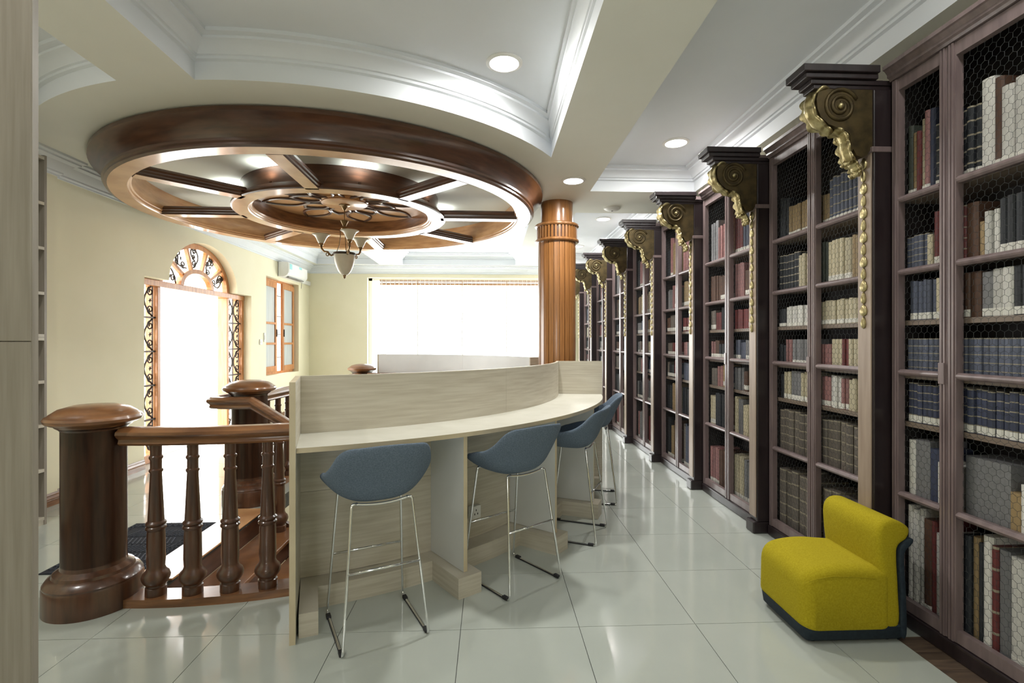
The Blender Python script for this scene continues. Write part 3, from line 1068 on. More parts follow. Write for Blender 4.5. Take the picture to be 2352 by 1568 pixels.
sweep(bm, [(-0.07, 0), (0.07, 0), (0.07, 0.045), (-0.07, 0.045)], [p0, p1])
obj('curb', bm, WOOD_H, bB, world_co=True)
bm = bmesh.new()
sweep(bm, HR, [p0 + Vector((0, 0, 0.875)), p1 + Vector((0, 0, 0.875))])
obj('handrail', bm, WOOD_H, bB, smooth=24, world_co=True)
for k in range(13):
    q = p0.lerp(p1, (k + 0.7) / 13.4)
    baluster(q.x, q.y, bB)
bC = thing('balustrade', 'stair handrail with volute end sloping down beside second newel post', 'balustrade', (-2.1, 4.45, 0), group='balustrades around the stairwell')
path = [(-2.26, 4.85, 0.875), (-2.36, 4.78, 0.875), (-2.40, 4.68, 0.875), (-2.41, 4.56, 0.875), (-2.37, 4.47, 0.875), (-2.28, 4.43, 0.875), (-2.16, 4.42, 0.875), (-2.03, 4.42, 0.875)]
for k in range(1, 5):
    path.append((-2.03 + 0.5 * k, 4.42, 0.875 - 0.315 * k))
bm = bmesh.new()
sweep(bm, HR, path)
obj('handrail', bm, WOOD_H, bC, smooth=24, world_co=True)
for k in range(5):
    x = XE + 0.27 * k + 0.15
    z = -0.17 * (k + 1)
    zr = 0.875 - 0.63 * (x + 2.03)
    baluster(x, 4.42, bC, z, zr - z + 0.01)

# ------------------------------------------------------------------ curved counters


def polar(r, a, z=0.0):
    return Vector((CX + r * math.cos(R(a)), CY + r * math.sin(R(a)), z))


def radial_board(bm, a, r0, r1, z0, z1, th):
    d = Vector((math.cos(R(a)), math.sin(R(a)), 0))
    n = Vector((-d.y, d.x, 0)) * th / 2
    c = Vector((CX, CY, 0))
    q = [c + d * r0 - n, c + d * r1 - n, c + d * r1 + n, c + d * r0 + n]
    A = [bm.verts.new((p.x, p.y, z0)) for p in q]
    Bq = [bm.verts.new((p.x, p.y, z1)) for p in q]
    bm.faces.new(A[::-1])
    bm.faces.new(Bq)
    for i in range(4):
        bm.faces.new((A[i], A[(i + 1) % 4], Bq[(i + 1) % 4], Bq[i]))


HT = 1.255


def counter(lab, divs, flip, loc, seams, bmat=None):
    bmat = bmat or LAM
    t = thing('curved_counter', lab, 'counter', loc, group='curved counters around the stairwell')
    a0, a1 = divs[0], divs[-1]
    eps = 0.28
    cuts = [a0 + eps] + seams + [a1 - eps]
    for s0, s1 in zip(cuts, cuts[1:]):
        bm = bmesh.new()
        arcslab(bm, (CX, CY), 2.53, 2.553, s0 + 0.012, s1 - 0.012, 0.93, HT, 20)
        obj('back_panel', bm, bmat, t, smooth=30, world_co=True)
        bm = bmesh.new()
        arcslab(bm, (CX, CY), 2.53, 2.975, s0 + 0.01, s1 - 0.01, 0.905, 0.93, 20)
        for f in bm.faces:
            c = f.calc_center_median()
            rr = math.hypot(c.x - CX, c.y - CY)
            f.material_index = 0 if c.z > 0.929 else (1 if rr > 2.9 else 2)
        obj('worktop', bm, [LAM_T, EDGEB, LAM_W], t, smooth=30, world_co=True)
    for i, (s0, s1) in enumerate(zip(divs, divs[1:])):
        for z0, z1 in ((0.12, 0.60), (0.602, 0.905)):
            bm = bmesh.new()
            arcslab(bm, (CX, CY), 2.545, 2.565, s0 + 0.3, s1 - 0.3, z0, z1, 10)
            obj('modesty_panel', bm, LAM, t, smooth=30, world_co=True)
        bm = bmesh.new()
        arcslab(bm, (CX, CY), 2.56, 2.70, s0 + 0.5, s1 - 0.5, 0.0, 0.117, 10)
        obj('back_plinth', bm, [LAM], t, smooth=30, world_co=True)
    for i, a in enumerate(divs):
        end = i in (0, len(divs) - 1)
        bm = bmesh.new()
        if end:
            radial_board(bm, a, 2.53, 3.02 if i == 0 else 2.985, 0.0, HT, 0.028)
        else:
            radial_board(bm, a, 2.55, 2.95, 0.12, 0.905, 0.025)
        for f in bm.faces:
            n = f.normal
            f.normal_update()
            c = f.calc_center_median()
            rr = math.hypot(c.x - CX, c.y - CY)
            f.material_index = 1 if rr > 2.93 or c.z > HT - 0.001 else 0
        obj('end_panel' if end else 'divider', bm, [LAM_W if not end else LAM, EDGEB], t, world_co=True)
        bm = bmesh.new()
        if end:
            off = 1.35 if i == 0 else -1.35
            radial_board(bm, a + off, 2.56, 2.97, 0.0, 0.118, 0.09)
        else:
            radial_board(bm, a, 2.56, 3.0, 0.0, 0.118, 0.155)
        obj('divider_plinth', bm, LAM, t, world_co=True)
    return t


ctr = counter('pale laminate curved counter with raised back panel and four bar stools', [-72.5, -54.6, -38.5, -23.0, -6.8], 1, polar(2.75, -40), [-39.5])
counter('distant pale curved counter beyond the stairwell in front of the window', [22, 39, 55, 71, 87], 1, polar(2.75, 55), [55], LAM_W)  # back panel colour lightened to carry the window haze
# power socket on the counter plinth
q = polar(2.572, -47.6, 0.30)
t = thing('power_socket', 'small white power socket under the curved counter', 'socket', q, R(-47.6 + 90))
obj('box', B(-0.043, 0.043, -0.0, 0.035, -0.043, 0.043, bev=0.004), WHITEP, t)
t.rotation_euler = (0, 0, R(-47.6 - 90))
bm = bmesh.new()
for x, z in ((0, 0.015), (-0.013, -0.01), (0.013, -0.01)):
    box(bm, x - 0.003, x + 0.003, 0.0345, 0.0365, z - 0.006, z + 0.006)
obj('pin_holes', bm, RUBBER, t)

# ------------------------------------------------------------------ bar stools


def interp(tab, x):
    for (a, b), (c, d) in zip(tab, tab[1:]):
        if x <= c:
            t = (x - a) / (c - a)
            t = t * t * (3 - 2 * t)
            return b + (d - b) * t
    return tab[-1][1]


RIM = [(0, 0.75), (40, 0.757), (70, 0.79), (95, 0.825), (110, 0.858), (128, 0.94), (140, 0.975), (180, 0.985)]


def stool_shell():
    bm = bmesh.new()
    NP, NU = 40, 10
    rings = []
    zb = 0.673
    for u in range(1, NU + 1):
        t = u / NU
        ring = []
        for k in range(NP):
            ph = 360 * k / NP
            p = ph if ph <= 180 else 360 - ph
            zr = interp(RIM, p) - 0.014
            c, s = math.cos(R(ph)), math.sin(R(ph))
            ax = 0.262
            by = 0.225 if c > 0 else 0.20 + 0.03 * (zr - 0.75) / 0.23
            e = 0.70
            x = ax * math.copysign(abs(s) ** e, s)
            y = by * math.copysign(abs(c) ** e, c)
            hgt = zr - zb
            g = t ** 0.82
            hfun = t ** (2.4 + 7 * max(0.0, min(0.2, hgt - 0.05)))
            z = zb + hgt * hfun
            if p > 100:     # backrest leans outwards
                y -= 0.05 * max(0, (z - 0.80)) / 0.18
            ring.append(bm.verts.new((x * g, y * g, z)))
        rings.append(ring)
    ctr_ = bm.verts.new((0, 0, zb))
    for k in range(NP):
        bm.faces.new((ctr_, rings[0][k], rings[0][(k + 1) % NP]))
    for a, b in zip(rings, rings[1:]):
        for k in range(NP):
            bm.faces.new((a[k], a[(k + 1) % NP], b[(k + 1) % NP], b[k]))
    return bm


def make_stool():
    t = thing('bar_stool', 'x', 'stool', (0, 0, 0), group='blue grey bar stools at the counter')
    sh = obj('seat_shell', stool_shell(), FABRIC, t, smooth=True)
    md = sh.modifiers.new('thick', 'SOLIDIFY')
    md.thickness = 0.032
    md.offset = 0.0
    md2 = sh.modifiers.new('sub', 'SUBSURF')
    md2.levels = 1
    md2.render_levels = 2
    r = 0.0065
    for s in (-1, 1):
        pts = [(s * 0.12, -0.13, 0.672), (s * 0.148, -0.135, 0.670), (s * 0.205, -0.225, r), (s * 0.205, 0.225, r), (s * 0.165, 0.13, 0.682), (s * 0.12, 0.125, 0.677)]
        bm = bmesh.new()
        tube(bm, fillet(pts, 0.03), r, 10)
        obj('side_frame', bm, CHROME, t, smooth=True)
        for y in (-0.185, 0.175):
            bm = B(s * 0.205 - 0.011, s * 0.205 + 0.011, y - 0.02, y + 0.02, 0.0, 0.018, bev=0.003)
            obj('foot_pad', bm, RUBBER, t)
        bm = bmesh.new()
        box(bm, s * 0.205 - 0.008, s * 0.205 + 0.008, -0.165, 0.155, 0.0005, 0.009, bev=0.002)
        obj('runner_strip', bm, RUBBER, t)
    for y, z, sag in ((-0.13, 0.671, 0.014), (0.125, 0.676, 0.016)):
        bm = bmesh.new()
        tube(bm, [(x / 10 * 0.13, y, z - sag * (1 - (x / 10) ** 2)) for x in range(-10, 11)], r, 8)
        obj('seat_bar', bm, CHROME, t, smooth=True)

    def leg_at(y0, y1, z):
        f = 1 - z / 0.69
        return 0.148 + (0.205 - 0.148) * f, y0 + (y1 - y0) * f
    for (ya, yb, z) in ((-0.135, -0.225, 0.36), (0.13, 0.225, 0.33)):
        x, y = leg_at(ya, yb, z)
        bm = bmesh.new()
        tube(bm, [(-x, y, z), (x, y, z)], r * 0.95, 8)
        obj('foot_rail', bm, CHROME, t, smooth=True)
    return t


stools = [((-0.585, 2.63), 116, 'nearest bar stool with blue grey shell seen from behind'), ((0.135, 3.12), 128, 'second nearest bar stool, blue grey shell above the power socket'), ((0.63, 3.83), 156, 'third bar stool, partly behind the second blue grey shell'), ((0.955, 4.69), 167, 'farthest bar stool at the end of the counter')]
proto = make_stool()
for i, ((x, y), a, lab) in enumerate(stools):
    o = proto if i == 0 else copy_tree(proto)
    o.location = (x, y, 0)
    o.rotation_euler = (0, 0, R(a - 90))
    o['label'] = lab

# ------------------------------------------------------------------ yellow lounge chair
yc = thing('lounge_chair', 'low mustard yellow lounge chair with dark navy base by the bookcases', 'chair', (1.735, 2.545, 0))


def rounded(poly, r, seg=6):
    n = len(poly)
    out = []
    for i in range(n):
        a, b, c = Vector(poly[i - 1]), Vector(poly[i]), Vector(poly[(i + 1) % n])
        rr = min(r[i], (a - b).length * 0.48, (c - b).length * 0.48)
        p0 = b + (a - b).normalized() * rr
        p1 = b + (c - b).normalized() * rr
        for k in range(seg + 1):
            t = k / seg
            out.append(tuple(p0.lerp(b, t).lerp(b.lerp(p1, t), t)))
    return out


def soft_prism(bm, poly, y0, y1, bev, seg=4):
    """profile in (x,z) extruded along y with rounded end rims"""
    rings = []
    for k in range(seg + 1):
        t = PI / 2 * k / seg
        rings.append((y0 + bev * (1 - math.sin(t)), bev * (1 - math.cos(t))))
    ys = [(y, bev - i) for y, i in rings]
    full = []
    for k in range(seg + 1):
        t = PI / 2 * k / seg
        full.append((y0 + bev * (1 - math.cos(t)), bev * (1 - math.sin(t))))
    for k in range(seg, -1, -1):
        t = PI / 2 * k / seg
        full.append((y1 - bev * (1 - math.cos(t)), bev * (1 - math.sin(t))))
    vr = []
    for y, d in full:
        pl = inset(poly, d) if d > 1e-6 else poly
        vr.append([bm.verts.new((p[0], y, p[1])) for p in pl])
    n = len(poly)
    for a, b in zip(vr, vr[1:]):
        for i in range(n):
            bm.faces.new((a[i], a[(i + 1) % n], b[(i + 1) % n], b[i]))
    bm.faces.new(vr[0])
    bm.faces.new(vr[-1][::-1])


# seat block


def smooth_loop(pts, n=6):
    out = []
    m = len(pts)
    for i in range(m):
        p0, p1, p2, p3 = (Vector(pts[(i + j) % m]) for j in (-1, 0, 1, 2))
        for k in range(n):
            t = k / n
            out.append(tuple(0.5 * ((2 * p1) + (p2 - p0) * t + (2 * p0 - 5 * p1 + 4 * p2 - p3) * t * t + (3 * p1 - p0 - 3 * p2 + p3) * t ** 3)))
    return out


seat = rounded([(-0.245, 0.075), (0.20, 0.075), (0.20, 0.355), (-0.06, 0.378), (-0.24, 0.345)], [0.03, 0.02, 0.02, 0.14, 0.085], 6)
bm = bmesh.new()
vr = []
zc_, xc_ = 0.22, -0.02
SG = 6
lay = [(-0.205 + 0.06 * (1 - math.cos(PI / 2 * k / SG)), 0.05 * (1 - math.sin(PI / 2 * k / SG))) for k in range(SG + 1)]
lay += [(0.225 - 0.06 * (1 - math.cos(PI / 2 * k / SG)), 0.05 * (1 - math.sin(PI / 2 * k / SG))) for k in range(SG, -1, -1)]
for y, d in lay:
    vr.append([bm.verts.new((xc_ + (x - xc_) * (1 - d / 0.225), y, 0.075 + (z - 0.075) * (1 - d * 0.8 / 0.32))) for x, z in seat])
n = len(seat)
for a, b in zip(vr, vr[1:]):
    for i in range(n):
        bm.faces.new((a[i], a[(i + 1) % n], b[(i + 1) % n], b[i]))
bm.faces.new(vr[0])
bm.faces.new(vr[-1][::-1])
obj('seat_cushion', bm, YELLOW, yc, smooth=45)
back = smooth_loop([(0.15, 0.085), (0.232, 0.085), (0.232, 0.25), (0.224, 0.40), (0.23, 0.465), (0.272, 0.50), (0.284, 0.55), (0.225, 0.588), (0.16, 0.586), (0.126, 0.54), (0.126, 0.45), (0.138, 0.33), (0.142, 0.2)], 5)
bm = bmesh.new()
soft_prism(bm, back, -0.2, 0.22, 0.024, 4)
obj('back_cushion', bm, YELLOW, yc, smooth=45)
shell = smooth_loop([(0.236, 0.05), (0.262, 0.05), (0.258, 0.25), (0.25, 0.39), (0.256, 0.445), (0.288, 0.478), (0.294, 0.502), (0.268, 0.50), (0.234, 0.468), (0.226, 0.40), (0.234, 0.25)], 5)
bm = bmesh.new()
soft_prism(bm, shell, -0.205, 0.225, 0.006, 2)
obj('back_shell', bm, NAVY, yc, smooth=45)
base = rounded([(-0.24, -0.2), (0.268, -0.2), (0.268, 0.22), (-0.24, 0.22)], [0.06, 0.02, 0.02, 0.06], 5)
bm = bmesh.new()
rr = [[bm.verts.new((p[0], p[1], z)) for p in inset(base, d)] for z, d in ((0.008, 0.03), (0.028, 0.008), (0.082, 0.0), (0.09, 0.008))]
for a, b in zip(rr, rr[1:]):
    for i in range(len(a)):
        bm.faces.new((a[i], a[(i + 1) % len(a)], b[(i + 1) % len(a)], b[i]))
bm.faces.new(rr[0][::-1])
bm.faces.new(rr[-1])
obj('base', bm, NAVY, yc, smooth=40)
for x in (-0.17, 0.2):
    for y in (-0.14, 0.16):
        bm = bmesh.new()
        lathe(bm, [(0, 0), (0.02, 0), (0.02, 0.014), (0, 0.014)], 12, (x, y, 0))
        obj('glide', bm, RUBBER, yc)
bm = bmesh.new()
tube(bm, [(-0.239, -0.20, 0.30), (-0.19, -0.207, 0.322), (-0.1, -0.207, 0.335), (0.0, -0.206, 0.33), (0.1, -0.206, 0.32)], 0.0022, 5)
obj('seam', bm, YELLOW, yc)

# ------------------------------------------------------------------ doormat
dm = thing('doormat', 'dark ribbed doormat on the tiles at the top of the stairs', 'mat', (-2.49, 3.71, 0))
obj('backing', B(-0.315, 0.315, -0.44, 0.44, 0.0, 0.007, bev=0.003), MATM, dm)
bm = bmesh.new()
for k in range(-20, 21):
    for y0 in (-0.28, -0.14, 0.0, 0.14):
        x = k * 0.03
        if abs(x) > 0.23:
            continue
        s = 1 if int((y0 + 0.3) / 0.14) % 2 else -1
        q = [(x, y0 + 0.01), (x + 0.01, y0 + 0.01), (x + 0.01 + s * 0.04, y0 + 0.125), (x + s * 0.04, y0 + 0.125)]
        prism(bm, q, 'z', 0.006, 0.011)
o = obj('rib_pattern', bm, MATR, dm)
o['kind'] = 'stuff'
bm = bmesh.new()
for sgn in (-1, 1):
    for k in range(-8, 9):
        y = k * 0.046
        x = sgn * 0.275
        for q in ((x - 0.022, x + 0.022, y - 0.018, y - 0.012), (x - 0.022, x - 0.016, y - 0.018, y + 0.018), (x - 0.022, x + 0.012, y + 0.012, y + 0.018), (x + 0.006, x + 0.012, y - 0.004, y + 0.018)):
            box(bm, q[0], q[1], q[2], q[3], 0.006, 0.0105)
    for k in range(-5, 6):
        x = k * 0.046
        y = sgn * 0.375
        for q in ((x - 0.018, x - 0.012, y - 0.024, y + 0.024), (x - 0.018, x + 0.018, y + 0.018, y + 0.024), (x + 0.012, x + 0.018, y - 0.012, y + 0.024), (x - 0.004, x + 0.018, y - 0.012, y - 0.006)):
            box(bm, q[0], q[1], q[2], q[3], 0.006, 0.0105)
o = obj('key_border', bm, MATR, dm)
o['kind'] = 'stuff'

# ------------------------------------------------------------------ pale open shelf unit and near partition
su = thing('open_shelf', 'tall pale laminate open shelf unit against the left wall', 'shelf', (-3.70, 3.72, 0))
X0, X1, Y0, Y1 = -3.875, -3.525, 3.25, 4.19
obj('side_panel', B(X0, X1, Y1 - 0.022, Y1, 0, 2.925), LAM_V, su, world_co=True)
obj('side_panel', B(X0, X1, Y0, Y0 + 0.022, 0, 2.925), LAM_V, su, world_co=True)
obj('back_panel', B(X0, X0 + 0.012, Y0 + 0.023, Y1 - 0.023, 0.05, 2.90), LAM_V, su, world_co=True)
for z in (0.05, 0.43, 0.783, 1.13, 1.47, 1.496, 1.83, 2.186, 2.54, 2.90):
    obj('shelf_board', B(X0 + 0.013, X1, Y0 + 0.023, Y1 - 0.023, z - 0.012, z + 0.012), LAM, su, world_co=True)
obj('kick_board', B(X0 + 0.2, X1 - 0.005, Y0 + 0.023, Y1 - 0.023, 0.0, 0.037), LAM, su, world_co=True)
tp = thing('cabinet_end', 'blurred pale laminate cabinet end panel at the left edge', 'cabinet', (-1.7, 1.47, 0))
for z0, z1 in ((0.08, 1.449), (1.451, 2.60)):
    obj('panel', B(-2.2, -1.266, 1.455, 1.475, z0, z1, bev=0.002), LAM_V, tp, world_co=True)
obj('edge_strip', B(-1.266, -1.263, 1.4555, 1.4745, 0.0, 2.60), LAM_V, tp, world_co=True)
obj('kick_board', B(-2.2, -1.262, 1.458, 1.472, 0.0, 0.079), LAM_V, tp, world_co=True)

# ------------------------------------------------------------------ air conditioner and small wall fittings
ac = thing('air_conditioner', 'white split air conditioner above the casement window', 'air conditioner', (XL, 10.05, 2.80))
prof = rounded([(0.0, -0.145), (0.13, -0.145), (0.20, -0.08), (0.20, 0.11), (0.17, 0.135), (0.0, 0.135)], [0.005, 0.05, 0.03, 0.03, 0.02, 0.005], 4)
bm = bmesh.new()
soft_prism(bm, prof, -0.48, 0.48, 0.012, 2)
obj('casing', bm, WHITEP, ac, smooth=40)
obj('front_panel', B(0.198, 0.206, -0.46, 0.46, -0.07, 0.105, bev=0.003), WHITEP, ac)
obj('air_vent', B(0.09, 0.165, -0.38, 0.38, -0.146, -0.128), GREYD, ac)
for y0, y1, z0, z1 in ((-0.45, -0.33, 0.0, 0.10), (0.02, 0.16, 0.06, 0.104)):
    obj('protective_film', B(0.205, 0.208, y0, y1, z0, z1), CYAN, ac)
pc = thing('pipe_cover', 'white pipe trunking beside the air conditioner in the corner', 'trunking', (XL, 10.85, 2.75))
obj('channel', B(0.0, 0.05, -0.24, 0.30, -0.09, -0.01, bev=0.004), WHITEP, pc)
obj('drop', B(0.0, 0.05, -0.20, -0.12, -0.01, 0.20, bev=0.004), WHITEP, pc)
bm = bmesh.new()
tube(bm, [(0.055, -0.20 + 0.06 * math.cos(t * PI / 10 + PI / 2) * (1 if t < 10 else 1), 0.05 - 0.30 * math.sin(t * PI / 10 / 1.0) * 0.9) for t in range(0, 11)], 0.004, 6)
obj('loose_cable', bm, GREYD, pc, smooth=True)
for i, (y, z, w, h, lab) in enumerate(((8.86, 1.44, 0.09, 0.09, 'square white wall switch left of the casement window'), (9.0, 1.52, 0.05, 0.16, 'narrow white remote holder next to the wall switch'))):
    t = thing('wall_switch' if i == 0 else 'remote_holder', lab, 'switch' if i == 0 else 'holder', (XL, y, z))
    obj('plate', B(0.0, 0.016, -w / 2, w / 2, -h / 2, h / 2, bev=0.003), WHITEP, t)
    obj('rocker' if i == 0 else 'pocket', B(0.016, 0.022, -w * 0.25, w * 0.25, -h * 0.25, h * 0.25, bev=0.002), WHITEP, t)

# ------------------------------------------------------------------ bookcases
ROWZ = [0.10, 0.66, 1.035, 1.285, 1.56, 1.83, 2.20]
MUNT = [0.655, 1.29, 1.81, 2.19]
ZD0, ZD1 = 0.075, 2.82
ANG = 0.0


def row_point(y):
    return Vector((2.14 - 0.02 * (y - 2.4), y, 0))


def door_mesh(w):
    bm = bmesh.new()
    s = 0.042
    for y0, y1 in ((0, s), (w - s, w)):
        box(bm, -0.03, 0.006, y0, y1, ZD0, ZD1)
        box(bm, -0.036, -0.03, y0 + 0.008, y0 + 0.018, ZD0, ZD1)
        box(bm, -0.036, -0.03, y1 - 0.018, y1 - 0.008, ZD0, ZD1)
    for z0, z1 in ((ZD0, ZD0 + 0.055), (ZD1 - 0.06, ZD1)):
        box(bm, -0.028, 0.004, s, w - s, z0, z1)
    return bm


def munt_mesh(w):
    bm = bmesh.new()
    s = 0.042
    prism(bm, [(0.004, -0.016), (0.004, 0.016), (-0.02, 0.016), (-0.03, 0.008), (-0.034, 0.0), (-0.03, -0.008), (-0.02, -0.016)], 'y', s, w - s)
    return bm


def wire_mesh(w, cell=0.034):
    bm = bmesh.new()
    s = 0.04
    r = 0.00075
    y0, y1, z0, z1 = s, w - s, ZD0 + 0.05, ZD1 - 0.05
    a = cell / math.sqrt(3)
    verts = {}
    edges = set()
    ncol = int((y1 - y0) / cell) + 2
    nrow = int((z1 - z0) / (1.5 * a)) + 2
    for j in range(nrow):
        for i in range(ncol):
            cy = y0 + (i + (0.5 if j % 2 else 0)) * cell
            cz = z0 + j * 1.5 * a
            ks = []
            for k in range(6):
                an = R(60 * k + 30)
                p = (round(cy + a * math.cos(an), 4), round(cz + a * math.sin(an), 4))
                ks.append(p)
            for k in range(6):
                p, q = ks[k], ks[(k + 1) % 6]
                if all(y0 <= t[0] <= y1 and z0 <= t[1] <= z1 for t in (p, q)):
                    # quantise to merge duplicates
                    kp = (round(p[0] * 500), round(p[1] * 500))
                    kq = (round(q[0] * 500), round(q[1] * 500))
                    if (kq, kp) not in edges:
                        edges.add((kp, kq))
                        verts[kp] = p
                        verts[kq] = q
    for kp, kq in edges:
        p, q = Vector((0, *verts[kp])), Vector((0, *verts[kq]))
        d = (q - p).normalized()
        n = Vector((0, -d.z, d.y))
        x = Vector((1, 0, 0))
        o3 = [n * r, -n * r * 0.5 + x * r * 0.87, -n * r * 0.5 - x * r * 0.87]
        A = [bm.verts.new(p + o) for o in o3]
        Bq = [bm.verts.new(q + o) for o in o3]
        for k in range(3):
            bm.faces.new((A[k], A[(k + 1) % 3], Bq[(k + 1) % 3], Bq[k]))
    return bm


CORN = [(0.0, 2.822), (-0.04, 2.822), (-0.044, 2.835), (-0.055, 2.842), (-0.055, 2.856), (-0.07, 2.876), (-0.08, 2.88), (-0.08, 2.90), (0.05, 2.90), (0.05, 2.822)]
src = {}


def get(key, maker, mat, parent, name, smooth=False):
    if key not in src:
        src[key] = obj(name, maker(), mat, parent, smooth=smooth)
        return src[key]
    return share(name, src[key], parent)


order = ['nearest', 'second', 'third', 'fourth', 'fifth', 'sixth', 'seventh', 'eighth']
bays = []
yp = 2.60
bays.append((1.50, 2.595, [(0.0, 0.765), (0.767, 0.325)]))
for k in range(7):
    y0 = 2.60 + 1.13 * k + 0.125
    y1 = 2.60 + 1.13 * (k + 1) - 0.005
    L = y1 - y0
    bays.append((y0, y1, [(0.0, L / 2 - 0.001), (L / 2 + 0.001, L / 2 - 0.001)]))
blabels = ['nearest tall mahogany bookcase with wire mesh doors, cut by right edge', 'second tall mahogany bookcase behind the yellow chair', 'third tall mahogany bookcase from the right edge', 'fourth tall dark bookcase from the right edge', 'fifth dark bookcase from the right edge', 'sixth dark bookcase from the right edge', 'seventh dark bookcase, last but one towards the far wall', 'farthest narrow-looking dark bookcase, beside the wooden column']
for bi, (y0, y1, leaves) in enumerate(bays):
    L = y1 - y0
    t = thing('bookcase', blabels[bi], 'bookcase', row_point(y0), ANG, group='bookcases along the right wall')
    lk = round(L, 3)
    get(('back', lk), lambda: B(0.285, 0.30, 0, L, 0.0, 2.82), BINT, t, 'back_board')
    for yy in (0.0, L - 0.02):
        o = get(('side', lk), lambda: B(0.008, 0.284, 0, 0.02, 0.0, 2.82), BINT, t, 'side_board')
        o.location = (0, yy, 0)
    get(('top', lk), lambda: B(0.008, 0.30, 0, L, 2.821, 2.845), BCASE, t, 'top_board')

    def corn():
        bm = bmesh.new()
        prism(bm, [(x, z + 0.002) for x, z in CORN], 'y', 0, L)
        for f in bm.faces:
            c = f.calc_center_median()
        return bm
    get(('corn', lk), corn, BFRAME, t, 'cornice')
    get(('plinth', lk), lambda: B(-0.045, 0.28, 0, L, 0.0, 0.072, bev=0.008), BCASE, t, 'plinth')
    for rz in ROWZ:
        o = get(('shelf', lk), lambda: B(0.014, 0.284, 0.022, L - 0.022, -0.026, -0.001), BSHELF, t, 'shelf')
        o.location = (0, 0, rz)
    for li, (ly, lw) in enumerate(leaves):
        wk = round(lw, 3)
        d = get(('door', wk), lambda: door_mesh(lw), BFRAME, t, 'door')
        d.location = (0, ly, 0)
        for mz in MUNT:
            o = get(('munt', wk), lambda: munt_mesh(lw), BFRAME, d, 'muntin')
            o.location = (0, 0, mz)
        o = get(('wire', wk), lambda: wire_mesh(lw), WIRE, d, 'wire_mesh')
        o['kind'] = 'stuff'
        if li == 1 and bi < 3:
            o = get(('lock', 0), lambda: B(-0.042, -0.036, -0.016, 0.016, -0.05, 0.05, bev=0.002), BFRAME, d, 'lock_plate')
            o.location = (0, 0.022, 1.30)

# pilasters with gilded corbels


def scroll_side(cx, cz, r, turns=2.2, n=40):
    return [(cx + r * (1 - 0.82 * k / n) * math.cos(turns * 2 * PI * k / n + 0.4), cz + r * (1 - 0.82 * k / n) * math.sin(turns * 2 * PI * k / n + 0.4)) for k in range(n + 1)]


